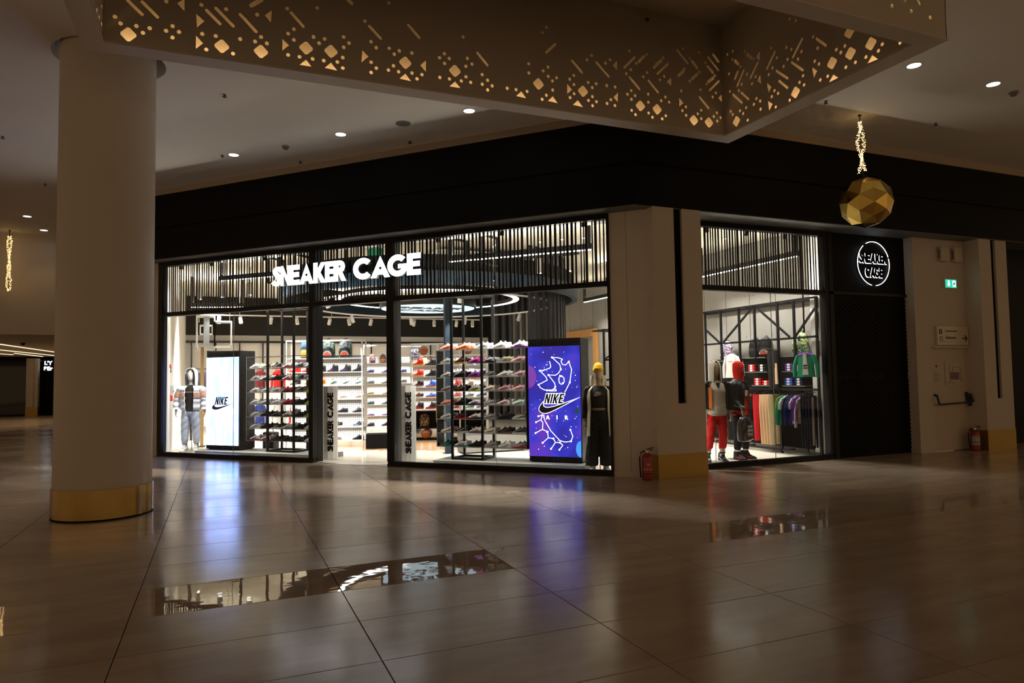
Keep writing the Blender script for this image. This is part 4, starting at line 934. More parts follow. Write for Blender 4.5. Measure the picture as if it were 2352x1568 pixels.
# ------------------------------------------------------------------ display screens
def screen_mat(name, cols, scale, strength, stretch):
    m = bpy.data.materials.new(name); m.use_nodes = True; nt = m.node_tree; b = nt.nodes['Principled BSDF']; b.inputs['Base Color'].default_value = (0.01,0.01,0.01,1); b.inputs['Roughness'].default_value = 0.3
    tc = nt.nodes.new('ShaderNodeTexCoord'); mp = nt.nodes.new('ShaderNodeMapping'); mp.inputs['Scale'].default_value = stretch
    n = nt.nodes.new('ShaderNodeTexNoise'); n.inputs['Scale'].default_value = scale; n.inputs['Detail'].default_value = 3; cr = nt.nodes.new('ShaderNodeValToRGB')
    e = cr.color_ramp.elements
    while len(e) < len(cols): e.new(0.5)
    for i, (p, c) in enumerate(cols): e[i].position = p; e[i].color = (*c,1)
    nt.links.new(tc.outputs['Object'], mp.inputs[0]); nt.links.new(mp.outputs[0], n.inputs['Vector']); nt.links.new(n.outputs['Fac'], cr.inputs[0]); nt.links.new(cr.outputs[0], b.inputs['Emission Color']); b.inputs['Emission Strength'].default_value = strength
    return m
SW = [(1,.64),(.75,.42),(.5,.21),(.34,.08),(.24,.02),(.15,0),(.07,.03),(.02,.10),(0,.2),(.02,.32),(.07,.44),(.14,.56),(.12,.46),(.12,.38),(.15,.31),(.21,.27),(.30,.275),(.45,.33),(.7,.465)]
def logo_glyphs():
    s = lambda L: [[(x+0.22*y, y) for x,y in lp] for lp in L]
    N = [[(0,0),(0,1),(.17,1),(.30,.45),(.30,1),(.45,1),(.45,0),(.29,0),(.15,.55),(.15,0)]]
    I = [[(.52,0),(.52,1),(.68,1),(.68,0)]]
    K = [[(.75,0),(.75,1),(.91,1),(.91,.62),(1.06,1),(1.24,1),(1.03,.52),(1.22,0),(1.03,0),(.91,.36),(.91,0)]]
    Ee = [[(1.28,0),(1.28,1),(1.68,1),(1.68,.82),(1.45,.82),(1.45,.60),(1.64,.60),(1.64,.42),(1.45,.42),(1.45,.18),(1.68,.18),(1.68,0)]]
    return [s(q) for q in (N,I,K,Ee)]
def screen_box(x0, x1, d0, d1, label, smat):
    t = E('display_screen', label, 'display screen', LF(x0,d0,0.10), RZL); L = x1-x0; D = d1-d0; H = 2.16
    O('cabinet', MB().box((0,0.02,0.02),(L,D,H)), BLACK, t)
    O('base', MB().box((0.03,0.04,0),(L-0.03,D-0.02,0.02)), BLACKM, t)
    for k in range(int(L/0.055)): O('cabinet_rib', MB().box((0.01+0.055*k,0.0,0.02),(0.035+0.055*k,0.02,0.10)).box((0.01+0.055*k,0.0,2.03),(0.035+0.055*k,0.02,H)), BLACK, t)
    s = O('screen', MB().box((-(L-0.02)/2,-0.006,-0.96),((L-0.02)/2,0.012,0.96)), smat, t, loc=(L/2,-0.004,1.065))
    return t, s, L
LS = screen_mat('screen_pale_aqua', [(0.0,(.13,.30,.56)),(0.44,(.155,.33,.62)),(0.55,(.34,.38,.88)),(1.0,(.38,.41,.95))], 2.2, 6.0, (3.0,1,0.7))
t, s, L = screen_box(-9.42,-8.47,0.58,1.05,'bright white display screen with sports logo in the left window',LS)
INKS = mat('screen_black_ink',(0.004,0.005,0.012),0.4)
def logo(s, x, z, w, mk, off=-0.008, h=None):
    h = h or w*0.36
    sc = w*0.62/1.9
    for lp in logo_glyphs(): O('logo_letter', curve2d([[(a*sc, b*w*0.27) for a,b in q] for q in lp], 0.0015), mk, s, loc=(x+w*0.13, off, z+h*0.40), rot=UPR)
    O('logo_tick', curve2d([[(a*w, b*h) for a,b in SW]], 0.0015), mk, s, loc=(x, off, z-0.02), rot=UPR)
logo(s, -0.29, -0.17, 0.64, INKS, -0.011)
PK = emit('screen_pink',(1.0,.62,.80),2.2)
O('pink_blob', curve2d([arc(0,0,.13,.14,0,180,14)+arc(0.02,0,.07,.08,180,0,10)],0.001), PK, s, loc=(0.12,-0.0075,0.20), rot=UPR)
O('pale_blob', curve2d([arc(0,0,.34,.30,180,360,20)],0.001), emit('screen_white',(.42,.46,.95),6.0), s, loc=(0.03,-0.0072,-0.16), rot=UPR)
RS = screen_mat('screen_space_blue', [(0.3,(.03,.012,.24)),(0.45,(.018,.018,.34)),(0.55,(.03,.032,.48)),(0.68,(.12,.028,.40)),(1.0,(.07,.07,.55))], 1.7, 1.25, (1,1,1))
t, s, L = screen_box(-1.70,-0.72,0.58,1.05,'deep blue display screen with star constellation in the right window',RS)
STARW = emit('screen_star',(.85,.88,1.0),3.2)
def sxz(px, py):   # from picture notes on the poster: width 0..400, height 0..860
    return ((px-200)/400*0.95, -(py-430)/860*1.92)
glow = []
paths = [[(170,118),(180,160),(170,172),(120,188),(92,190),(140,240),(150,265),(80,300),(95,325),(128,342),(185,343),(205,330),(212,318),(208,290),(160,225),(215,228),(240,210),(258,182),(250,145),(190,88),(240,92),(272,105),(260,118),(270,145),(295,150),(320,125),(340,185),(325,285),(285,360)],
 [(245,240),(262,232),(280,250),(282,280),(262,300),(245,290),(240,265),(245,240)],
 [(115,535),(125,580),(170,660),(240,735),(280,745),(325,738),(340,700),(322,650)],
 [(105,540),(75,548)],[(105,540),(95,575),(55,595)],[(95,575),(110,600),(105,650),(50,680)],[(105,650),(145,668),(150,715),(105,755)],[(150,715),(190,720),(205,750),(170,800)],[(205,750),(240,750),(262,770),(235,805)],[(145,345),(170,350),(220,350),(215,335),(195,340)]]
lm = MB(); nodes = set()
for p in paths:
    q = [sxz(*a) for a in p]
    for a, b_ in zip(q, q[1:]): lm.bar((a[0],-0.009,a[1]),(b_[0],-0.009,b_[1]),0.003,0.011)
O('constellation_lines', lm, STARW, s)
for a in ((190,88),(92,190),(160,225),(258,182),(80,300),(212,318),(320,125),(325,285),(145,345),(272,290),(258,235),(75,548),(55,595),(50,680),(105,755),(170,800),(235,805),(322,650),(325,738),(145,668),(190,720),(105,540),(240,750)):
    x, z = sxz(*a); O('star_node', curve2d([circ(0,0,0.016,10)],0.001), STARW, s, loc=(x,-0.0105,z), rot=UPR)
rnd = random.Random(5); sm_ = MB()
for k in range(70):
    x, z = rnd.uniform(-.45,.45), rnd.uniform(-.93,.93); r_ = rnd.choice((.003,.004,.006)); sm_.box((x-r_,-0.008,z-r_),(x+r_,-0.006,z+r_))
O('star_field', sm_, STARW, s, kind='stuff')
O('planet', curve2d([arc(0,0,.15,.20,-90,90,20)],0.001), emit('planet_violet',(.22,.05,.40),1.0), s, loc=(-0.475,-0.008,0.43), rot=UPR)
O('planet', curve2d([circ(0,0,.045)],0.001), emit('planet_dark',(.01,.06,.07),1.0), s, loc=(0.42,-0.008,-0.17), rot=UPR)
O('planet', curve2d([arc(0,0,.09,.14,90,270,18)],0.001), emit('planet_blue',(.05,.28,.85),1.4), s, loc=(0.475,-0.008,-0.82), rot=UPR)
WOUT = emit('logo_outline',(.92,.94,1.0),2.6)
def logo_outlined(s, x, z, w, h):
    sc = w*0.60/1.9
    for q in logo_glyphs():
        O('logo_outline', curve2d([[(a*sc, b*0.17) for a,b in lp] for lp in q], 0.001, 0.010), WOUT, s, loc=(x+w*0.15,-0.0125,z+0.13), rot=UPR)
        O('logo_letter', curve2d([[(a*sc, b*0.17) for a,b in lp] for lp in q], 0.001), INKS, s, loc=(x+w*0.15,-0.0155,z+0.13), rot=UPR)
    O('logo_outline', curve2d([[(a*w, b*h) for a,b in SW]], 0.001, 0.010), WOUT, s, loc=(x,-0.012,z-0.04), rot=UPR)
    O('logo_tick', curve2d([[(a*w, b*h) for a,b in SW]], 0.001), INKS, s, loc=(x,-0.015,z-0.04), rot=UPR)
logo_outlined(s, -0.28, -0.17, 0.64, 0.36)
for k, ch in enumerate('AIR'): O('logo_letter', text_mesh(ch,0.09,0.001,0.004), WOUT, s, loc=(-0.12+0.17*k,-0.0125,-0.285), rot=UPR)

# ------------------------------------------------------------------ entrance pedestals, black box
for nm, x, d, rz in (('left',-5.94,0.47,R(-9)),('right',-4.18,0.57,R(-15))):
    p = LF(x,d); t = E('antenna_pedestal', 'white security pedestal with vertical shop name, %s of the entrance' % nm, 'security pedestal', (p.x,p.y,0), rz, group='security pedestals')
    prof = [(-.145,.02),(-.13,-.02),(-.05,-.05),(.05,-.05),(.13,-.02),(.145,.02),(.12,.035),(-.12,.035)]
    O('panel', MB().prism(prof,0.03,1.46), mat('pedestal_white',(.80,.79,.76),0.5), t); O('foot', MB().prism([(a*1.04,b*1.1) for a,b in prof],0,0.03), WHITEM, t)
    W2 = max(x_+w for _,x_,w in WORD); k = 1.16/(W2+0.06)
    for ch, xx, w in WORD:
        Lp = [[(-py*0.115+0.0575, (px)*k) for px,py in lp] for lp in letter(ch, w)]
        O('letter', curve2d(Lp, 0.002), BLACKM, t, loc=(0.0,-0.053,0.18+(xx+0.06)*k), rot=UPR)
bb = E('black_display_cube', 'black wedge shaped display cube behind the entrance', 'display cube', (3.42,16.05,0), R(-15))
O('box', MB().box((-0.30,-0.22,0.0),(0.22,0.22,0.34)), BLACKM, bb); O('wedge', MB().prism([(0,0),(0.20,0),(0.05,0.34),(0,0.34)],-0.22,0.20).xf(Matrix.Translation((0.22,0,0)) @ Matrix.Rotation(PI/2,4,'X')), BLACKM, bb)

# ------------------------------------------------------------------ white pegboard shelf units
peg = bpy.data.materials.new('white_pegboard'); peg.use_nodes = True; nt = peg.node_tree; b = nt.nodes['Principled BSDF']
tc = nt.nodes.new('ShaderNodeTexCoord'); vm = nt.nodes.new('ShaderNodeVectorMath'); vm.operation = 'SCALE'; vm.inputs['Scale'].default_value = 1/0.045
fr = nt.nodes.new('ShaderNodeVectorMath'); fr.operation = 'FRACTION'; sb = nt.nodes.new('ShaderNodeVectorMath'); sb.operation = 'SUBTRACT'; sb.inputs[1].default_value = (.5,.5,.5)
ml = nt.nodes.new('ShaderNodeVectorMath'); ml.operation = 'MULTIPLY'; ml.inputs[1].default_value = (1,0,1); ln = nt.nodes.new('ShaderNodeVectorMath'); ln.operation = 'LENGTH'
gt = nt.nodes.new('ShaderNodeMath'); gt.operation = 'GREATER_THAN'; gt.inputs[1].default_value = 0.24; mx = nt.nodes.new('ShaderNodeMix'); mx.data_type = 'RGBA'; mx.inputs[6].default_value = (.10,.09,.08,1); mx.inputs[7].default_value = (.82,.80,.76,1)
nt.links.new(tc.outputs['Object'],vm.inputs[0]); nt.links.new(vm.outputs[0],fr.inputs[0]); nt.links.new(fr.outputs[0],sb.inputs[0]); nt.links.new(sb.outputs[0],ml.inputs[0]); nt.links.new(ml.outputs[0],ln.inputs[0]); nt.links.new(ln.outputs['Value'],gt.inputs[0]); nt.links.new(gt.outputs[0],mx.inputs[0]); nt.links.new(mx.outputs[2],b.inputs['Base Color'])
def shelf_unit(loc, rz, W_, D, zs, top, label, posts, led=12, skip=0):
    t = E('shelf_unit', label, 'shelf unit', loc, rz); w = 0.03
    for x in posts:
        for y in (0, D): O('post', MB().bar((x,y,0),(x,y,top),w), WHITEM, t)
    for z in (top-0.015,):
        for y in (0, D): O('rail', MB().bar((posts[0],y,z),(posts[-1],y,z),w), WHITEM, t)
        for x in posts: O('rail', MB().bar((x,0,z),(x,D,z),w), WHITEM, t)
    O('pegboard', MB().box((posts[0],D-0.02,zs[-1]),(posts[-1],D-0.008,top-0.35)), peg, t)
    for z in zs[skip:]: O('shelf', MB().box((posts[0],-0.01,z-0.02),(posts[-1],D-0.02,z)), WHITEM, t)
    # light strips under the shelves
    c = Vector((W_/2, D*0.35, 0)); c.rotate(Euler((0,0,rz)))
    for z in zs[skip:]: light('shelf_led','AREA',(loc[0]+c.x,loc[1]+c.y,z-0.03),led*W_,(1,.96,.9),W_*0.95,0.03,rot=(0,0,rz),spread=150)
    return t
FR = R(-22.9)
def fill(loc, rz, rows, zs, x0, x1, dy, uname, grp, high=(), simple=False, sc=1.0, flip=False):
    for ri, row in enumerate(rows):
        if not row: continue
        n = len(row)
        for ci, c in enumerate(row):
            v = Vector((x0+(x1-x0)*(ci/(n-1) if n > 1 else 0.5), dy, 0)); v.rotate(Euler((0,0,rz)))
            sneaker((loc[0]+v.x, loc[1]+v.y), zs[ri]+0.001, rz+R(random.uniform(-3,6)), c, '%s sneaker, %s from left, %s shelf, %s' % (coldesc(c), ORD[ci], ORD[ri], uname), grp, high=(ri in high), simple=simple, scale=sc)
# unit A: facing the entrance
zA = [2.10,1.78,1.47,1.15,0.83,0.51,0.20]
ux = Vector((math.cos(FR),math.sin(FR),0)); A0 = Vector((3.03,16.10,0))-ux*1.75
uA = shelf_unit(A0, FR, 1.75, 0.40, zA, 2.52, 'white pegboard shelf unit seen through the entrance', (0,0.6,1.75))
O('end_panel', MB().box((0,-0.005,0.5),(0.36,0.005,2.1)), peg, uA, loc=(1.78,0.03,0), rz=PI/2)
rA = [None,[W3('red','red'),W3('red','red'),W3('black','black'),('black','black','purple'),('black','black','purple'),W3('black','black')],
 [W3('black','white'),('orange','white','black'),('orange','white','black'),('mint','white','black'),('mint','white','black'),('mint','white','black')],
 [('light grey','white','orange'),('light grey','orange','white'),('silver','orange','white'),('light grey','white','orange'),('silver','white','orange')],
 [W3('black','white','black'),W3('black','black'),W3('black','black'),W3('black','black'),W3('dark grey','black')],
 [('black','white','mint'),('navy','white','mint'),('black','white','mint'),('navy','white','mint')],
 [W3('black','black'),W3('black','black'),W3('beige','cream'),W3('black','black')]]
fill(A0, FR, rA, zA, 0.16, 1.62, 0.14, 'entrance shelf unit', 'sneakers on the entrance shelf unit', high=(1,2), sc=0.9)
# unit B: along the back wall
zB = [2.36,2.08,1.77,1.46,1.14,0.83,0.50,0.18]
B0 = Vector((3.95,20.75,0)); shelf_unit(B0, 0, 1.9, 0.40, zB, 2.62, 'white pegboard shelf unit at the back wall', (0,0.78,1.9), skip=1)
rB = [None,None,[('navy','white','red')]*2+[W3('navy','white')]*2,[W3('grey','dark grey')]*2+[W3('dark grey','white'),('white','orange','red')],[('white','yellow','navy')]*2+[('white','navy','blue'),W3('white')],[('dark grey','teal','teal')]*2+[W3('white','grey'),W3('light grey')],[('white','purple','blue')]*2+[('white','red','blue'),W3('white','navy')],[W3('black','black')]*3+[W3('dark grey','black')]]
fill(B0, 0, rB, zB, 0.2, 1.7, 0.14, 'back wall shelf', 'sneakers on the back wall shelf', simple=True)
# unit C: right of the entrance
zC = [2.20,1.93,1.65,1.37,1.10,0.80]
C0 = Vector((4.55,17.50,0)); shelf_unit(C0, FR, 1.95, 0.40, zC, 2.50, 'white pegboard shelf unit with basketballs on top', (0,0.70,1.25,1.95))
rC = [None,[('red','yellow','red'),W3('black','black'),W3('red','red'),W3('white'),('light grey','white','red'),W3('white')],
 [('red','yellow','red'),W3('black','black'),W3('red','red'),W3('silver'),('white','red','red'),W3('grey')],
 [('black','white','red'),('blue','orange','white'),W3('white'),W3('red','white'),W3('beige','white'),W3('silver')],
 [('black','white','red'),('blue','orange','white'),('white','red','red'),W3('red','white'),W3('grey','white'),W3('navy')],
 [('black','red','red'),('black','red','red'),W3('black','dark grey'),('grey','red','black'),W3('green','white'),W3('black')]]
fill(C0, FR, rC, zC, 0.16, 1.8, 0.14, 'basketball shelf unit', 'sneakers on the basketball shelf unit', high=(1,2,3,5))
cab = E('black_cabinet', 'black cabinet with mirrored lit niche under the basketball shelves', 'cabinet', C0+Vector((0.02,0.03,0)), FR)
O('carcass', MB().box((0,0,0.0),(1.9,0.02,0.03)).box((0,0.32,0),(1.9,0.34,0.76)).box((0,0,0.30),(1.9,0.34,0.33)).box((0,0,0.74),(1.9,0.34,0.76)).box((0,0,0),(0.02,0.34,0.76)).box((1.88,0,0),(1.9,0.34,0.76)), BLACKM, cab)
O('mirror_back', MB().box((0.03,0.305,0.03),(1.87,0.32,0.30)), mat('niche_mirror',(.6,.66,.75),0.12,1.0), cab)
for k in range(8): O('niche_lamp', MB().box((0.18+0.22*k,0.26,0.285),(0.24+0.22*k,0.29,0.298)), emit('niche_led',(.8,.88,1.0),12), cab)
BALL = mat('basketball_orange',(.55,.14,.04),0.55,bump=0.2,bs=200); SEAM = mat('basketball_seam',(.01,.01,.01),0.6)
BB = MB().ell((0,0,0),.12,.12,.12,24,16).mesh('ball_skin', True)
smx = MB()
for ax in ('X','Y','Z'):
    q = [(0.1205*math.cos(2*PI*k/28),0.1205*math.sin(2*PI*k/28),0) for k in range(28)]; st0 = len(smx.v); smx.tube(q,0.003,5,True)
    smx.xf(Matrix.Rotation(PI/2 if ax != 'Z' else 0,4,'X' if ax == 'X' else 'Y'), st0)
SMX = smx.mesh('seams'); bl = MB()
bl.loft([[(.1215*math.cos(R(z_))*math.sin(a),-.1215*math.cos(R(z_))*math.cos(a),.1215*math.sin(R(z_))) for a in [R(-50+100*k/10) for k in range(11)]] for z_ in (-14,14)], open_ring=True); BLm = bl.mesh('logo_panel')
def basketball(x, y, z, lab, dark=False):
    v = Vector((x,y,0)); v.rotate(Euler((0,0,FR))); p = C0+v
    t = E('basketball', lab, 'basketball', (p.x,p.y,z), FR, group='basketballs on the shelf unit'); O('ball_skin', BB, BALL if not dark else mat('basketball_brown',(.25,.09,.04),.5), t); O('seams', SMX, SEAM, t); O('logo_panel', BLm, SEAM, t)
for i, x in enumerate((0.30,0.83,1.45)): basketball(x,0.18,2.20+0.1255,'orange basketball on top of the shelf unit, %s from left' % ORD[i])
for i, x in enumerate((0.35,0.85,1.40)): basketball(x,0.14,0.03+0.1255,'basketball in the lit mirrored niche, %s from left' % ORD[i], i > 0)
# ================================================================== CLOTHES, BAGS
def fab(name, col, rough=0.8, bump=0.25, bs=14): return mat('fabric_'+name, col, rough, var=0.10, vs=9, bump=bump, bs=bs, spec=0.12)
HANG = mat('black_hanger',(.01,.01,.01),.5)
def hanger(t, z=0.0, w=0.20):
    O('hanger', MB().tube([(-w,0,z-0.07),(-w*.5,0,z-0.03),(0,0,z-0.01),(w*.5,0,z-0.03),(w,0,z-0.07)],0.008,6).tube([(0,0,z-0.01),(0,0,z+0.05),(0.02,0,z+0.07),(0.035,0,z+0.055)],0.004,5), HANG, t)
def fold(k, n, rx, ry, ph=0.0, amp=0.10, fq=6):
    a = 2*PI*k/n; f = 1+amp*math.sin(fq*a+ph)
    return rx*f*math.cos(a), ry*f*math.sin(a)
def shirt_mesh(w=.24, th=.055, ln=.68, sl=.58, hood=False, wide=1.0):
    m = MB(); n = 28; rings = []
    for z, rx, ry, am in ((-.03,.06,.035,0),(-.055,w*.55,.045,0),(-.10,w*.93,.05,.01),(-.2,w*.95,th,.03),(-.4,w*.94,th*1.05,.05),(-.6*ln/.68,w*.98,th*1.1,.06),(-ln,w,th*1.1,.07)):
        rings.append([(fold(k,n,rx,ry,z*9,am)[0],fold(k,n,rx,ry,z*9,am)[1],z) for k in range(n)])
    m.loft(rings)
    for s in (-1,1):
        L = []
        for f, r_ in ((0,.075),(.25,.07),(.5,.062),(.75,.056),(1,.05)):
            L.append((s*(w*.78+.13*math.sin(min(1,f*1.5)*PI/2)*wide),0.0,-.10-sl*f-.02*math.sin(9*f),r_,r_*.62))
        m.erings(L,12)
    if hood: m.ell((0,.03,-.02),.11,.06,.09,14,8)
    return m.mesh('garment', True)
def pants_mesh(ln=1.0, w=.19):
    m = MB(); n = 20
    for s in (-1,1):
        m.loft([[(s*w*.47+fold(k,n,w*f,.045,z*7,.05)[0],fold(k,n,w*f,.05,z*7,.05)[1],z) for k in range(n)] for z,f in ((0,.50),(-.1,.54),(-.25,.55),(-.5*ln,.50),(-.8*ln,.45),(-ln,.42))])
    return m.mesh('garment', True)
SH_L = shirt_mesh(); SH_T = shirt_mesh(sl=.24); HOOD = shirt_mesh(hood=True); CROP = shirt_mesh(ln=.42, sl=.50); PANT = pants_mesh(); PANT_W = pants_mesh(1.0,.24)
NAMES = {SH_L:'jacket',SH_T:'t_shirt',HOOD:'hoodie',CROP:'cropped_top',PANT:'trousers',PANT_W:'wide_trousers'}
CATS = {SH_L:'jacket',SH_T:'t-shirt',HOOD:'hoodie',CROP:'top',PANT:'trousers',PANT_W:'trousers'}
def garment(me, m, loc, rz, label, group, extra=None, sc=1.0, sx=1.0, sy=1.0):
    t = E(NAMES[me], label, CATS[me], loc, rz, group=group); t.scale = (sc*sx, sc*sy, sc)
    g = O('cloth', me, m, t)
    hanger(t, 0.02 if me not in (PANT,PANT_W) else 0.08, 0.19 if me not in (PANT,PANT_W) else 0.15)
    if extra:
        for nm, geo, mm in extra: O(nm, geo, mm, t)
    return t
def stripes(x, w, z0, z1, y, n=3):
    m = MB()
    for k in range(n): m.box((x+k*w*2,y-.004,z0),(x+k*w*2+w,y+.004,z1))
    return m
WHS = mat('stripe_white',(.72,.72,.70),.7)

# backpacks ----------------------------------------------------------
def bag_meshes():
    bm = MB(); n = 20
    def ring(z, rx, ry, p=3.0):
        o = []
        for k in range(n):
            a = 2*PI*k/n; c, s = math.cos(a), math.sin(a)
            o.append((rx*math.copysign(abs(c)**(2/p),c), ry*math.copysign(abs(s)**(2/p),s), z))
        return o
    body = MB().loft([ring(0,.13,.06),ring(.015,.15,.075),(ring(.15,.155,.085)),ring(.28,.15,.08),ring(.36,.13,.07),ring(.41,.09,.05),ring(.43,.04,.025)]).mesh('body', True)
    pk = MB().loft([[(x,y-.085,z) for x,y,z in ring(zz,r1,r2)] for zz,r1,r2 in ((.03,.11,.03),(.05,.125,.04),(.16,.125,.04),(.20,.11,.025))]).mesh('front_pocket', True)
    h = MB().tube([(-.035,.04,.41),(-.03,.04,.455),(0,.04,.465),(.03,.04,.455),(.035,.04,.41)],.009,6).mesh('top_handle', True)
    st = MB()
    st.tube([(0,.06,.38),(0,.12,.30),(0,.13,.18),(0,.07,.05)],.018,6); stm = st.mesh('strap', True)
    return body, pk, h, stm
BAG = bag_meshes()
def backpack(loc, rz, label, m, m2=None, group='backpacks on display', teeth=False, sc=1.0):
    t = E('backpack', label, 'backpack', loc, rz, group=group); t.scale = (sc,)*3
    O('body', BAG[0], m, t); O('front_pocket', BAG[1], m2 or m, t); O('top_handle', BAG[2], HANG, t)
    for x in (-.08,.08): O('strap', BAG[3], HANG, t, loc=(x,0,0))
    if teeth:
        tm_ = MB()
        for k in range(9):
            a = R(15+150*k/8); c = Vector((.105*math.cos(a),-.128,.05+.115*math.sin(a))); d = Vector((-math.cos(a),0,-math.sin(a))); s = Vector((-d.z,0,d.x))
            tm_.add([c+s*.012,c-s*.012,c+d*.032,c+s*.012+Vector((0,.01,0)),c-s*.012+Vector((0,.01,0)),c+d*.032+Vector((0,.01,0))],[(0,1,2),(5,4,3),(0,3,4,1),(1,4,5,2),(2,5,3,0)])
        O('teeth_print', tm_, WHS, t)
        O('mouth_print', curve2d([arc(0,0,.09,.09,10,170,14)],0.002), mat('mouth_red',(.45,.04,.02),.6), t, loc=(0,-.127,.045), rot=UPR)
    return t
P_FLOR = pattern('print_floral',[(.6,.55,.6),(.1,.2,.5),(.5,.1,.15),(.7,.7,.72),(.03,.03,.05),(.55,.4,.45)],38)
P_HOLO = pattern('print_holographic',[(.7,.75,.2),(.02,.02,.02),(.2,.55,.6),(.8,.8,.8),(.02,.03,.02),(.6,.25,.1),(.25,.6,.2)],34,0.15)
P_CAMO = pattern('print_shark',[(.03,.15,.06),(.01,.01,.012),(.2,.06,.25),(.3,.3,.3),(.02,.02,.02),(.05,.25,.12)],30)
P_BLUE = pattern('print_blue_shark',[(.02,.04,.35),(.65,.68,.75),(.03,.06,.45),(.7,.72,.78)],22)
P_RED = pattern('print_red_cartoon',[(.6,.05,.03),(.8,.55,.03),(.75,.7,.6),(.7,.4,.05)],26)
P_DARK = pattern('print_dark',[(.02,.02,.025),(.25,.05,.04),(.1,.1,.12),(.3,.27,.25)],28)
BAGBLK = mat('bag_black',(.010,.010,.011),.5,spec=.2)
BAGBLUE = mat('bag_steel_blue',(.12,.25,.42),.5)
def onunit(o, rz, x, y, z):
    v = Vector((x,y,0)); v.rotate(Euler((0,0,rz))); return (o.x+v.x,o.y+v.y,z)
backpack(onunit(A0,FR,.42,.20,2.101),FR,'steel blue and yellow backpack on the entrance shelf unit',BAGBLUE,mat('bag_yellow',(.55,.33,.05),.5))
backpack(onunit(A0,FR,.92,.20,2.101),FR,'left green shark mouth backpack on the entrance shelf unit',P_CAMO,BAGBLK,teeth=True)
backpack(onunit(A0,FR,1.32,.20,2.101),FR,'right green shark mouth backpack on the entrance shelf unit',P_CAMO,BAGBLK,teeth=True)
backpack(onunit(B0,0,.30,.2,2.081),0,'dark red cartoon backpack on the back wall shelf',P_DARK,sc=.62); backpack(onunit(B0,0,.62,.2,2.081),0,'dark printed backpack on the back wall shelf',P_DARK,P_RED,sc=.62)
backpack(onunit(B0,0,1.02,.2,2.081),0,'left blue shark backpack on the back wall shelf',P_BLUE,sc=1.0); backpack(onunit(B0,0,1.62,.2,2.081),0,'right blue shark backpack on the back wall shelf',P_BLUE,sc=1.0)
backpack(onunit(C0,FR,.32,.27,1.931),FR,'left red and yellow cartoon backpack behind sneakers',P_RED,sc=.52); backpack(onunit(C0,FR,.86,.27,1.931),FR,'right red and yellow cartoon backpack behind sneakers',P_RED,sc=.52)
YEL = fab('basketball_yellow',(.55,.38,.03))
backpack(onunit(cab.location,FR,.30,.18,.331),FR,'black backpack with flame print in the black cabinet',pattern('print_flame',[(.01,.01,.01),(.02,.015,.01),(.5,.22,.03),(.01,.01,.01)],40),sc=.85)
jt = E('basketball_jersey','yellow and purple basketball jersey in the black cabinet','jersey',onunit(cab.location,FR,.82,-.14,.95),FR)
O('cloth', MB().erings([(0,0,0,.10,.03),(0,0,-.06,.17,.045),(0,0,-.2,.18,.05),(0,0,-.42,.18,.05),(0,0,-.52,.17,.05)],24), YEL, jt, smooth=True)
O('purple_panel', MB().shell([(0,0,-.32,.183,.054),(0,0,-.50,.176,.055)],-1.2,1.2,16,.004), fab('jersey_purple',(.05,.02,.16)), jt)
O('lettering', text_mesh('LAKERS',.055,.001,.003), BLACKM, jt, loc=(0,-.055,-.15), rot=UPR); hanger(jt,.02,.14)

# ------------------------------------------------------------------ concrete wall with truss rack (corner window)
X0 = 10.32
tr_ = E('wall_truss_rack','black steel truss rack along the concrete wall','clothes rack',(X0,9.62,0))
def ty(y): return y-9.62
TB = lambda a,b,w=.04: MB().bar((a[2] if len(a)>2 else 0,ty(a[0]),a[1]),(b[2] if len(b)>2 else 0,ty(b[0]),b[1]),w)
for z in (3.01,2.27,1.27): O('rail', TB((9.70,z),(13.3,z)), BLACK, tr_)
O('rail', TB((9.70,3.01,.33),(13.3,3.01,.33)), BLACK, tr_)
for y in (9.72,10.27,10.70,11.35,11.82,12.41,12.95): O('upright', TB((y,0.0 if y in (9.72,10.70,11.82,12.95) else 1.9),(y,3.01)), BLACK, tr_)
for a, b in (((12.95,2.62),(12.45,2.28)),((11.40,2.98),(12.34,2.30)),((11.30,2.98),(10.40,2.30)),((9.75,2.80),(10.25,2.30))): O('brace', TB(a,b,.035), BLACK, tr_)
for y in (9.72,10.70,11.82,12.95):
    O('wall_arm', TB((y,3.01),(y,3.01,.33),.03), BLACK, tr_); O('wall_arm', TB((y,.06),(y,.06,.33),.03), BLACK, tr_)
O('bottom_rail', TB((9.70,.07),(13.3,.07)), BLACK, tr_)
SHELFS = [(11.70,11.10,1.93),(10.64,10.05,1.93),(12.75,12.10,1.89),(11.70,11.05,1.63),(10.64,10.05,1.63),(11.50,11.0,1.345),(10.64,10.05,1.345)]
for a, b, z in SHELFS: O('shelf', MB().box((0.0,ty(b),z-.02),(.33,ty(a),z)), mat('shelf_steel',(.10,.10,.10),.4), tr_)
O('back_panel', MB().box((.335,ty(9.75),.1),(.345,ty(13.2),1.92)), BLACKM, tr_)
RW = R(-90)   # things on this wall face -x
backpack((X0+.16,12.42,1.891),RW+R(20),'floral printed backpack on the concrete wall rack',P_FLOR,sc=1.0)
backpack((X0+.16,11.52,1.931),RW+R(20),'left plain black backpack on the concrete wall rack',BAGBLK,sc=.92); 
k_ = backpack((X0+.16,11.22,1.931),RW+R(20),'right black backpack with fanged mouth on the concrete wall rack',BAGBLK,sc=.95,teeth=True)
backpack((X0+.16,10.28,1.931),RW+R(15),'shiny holographic printed backpack on the concrete wall rack',P_HOLO,sc=1.05)
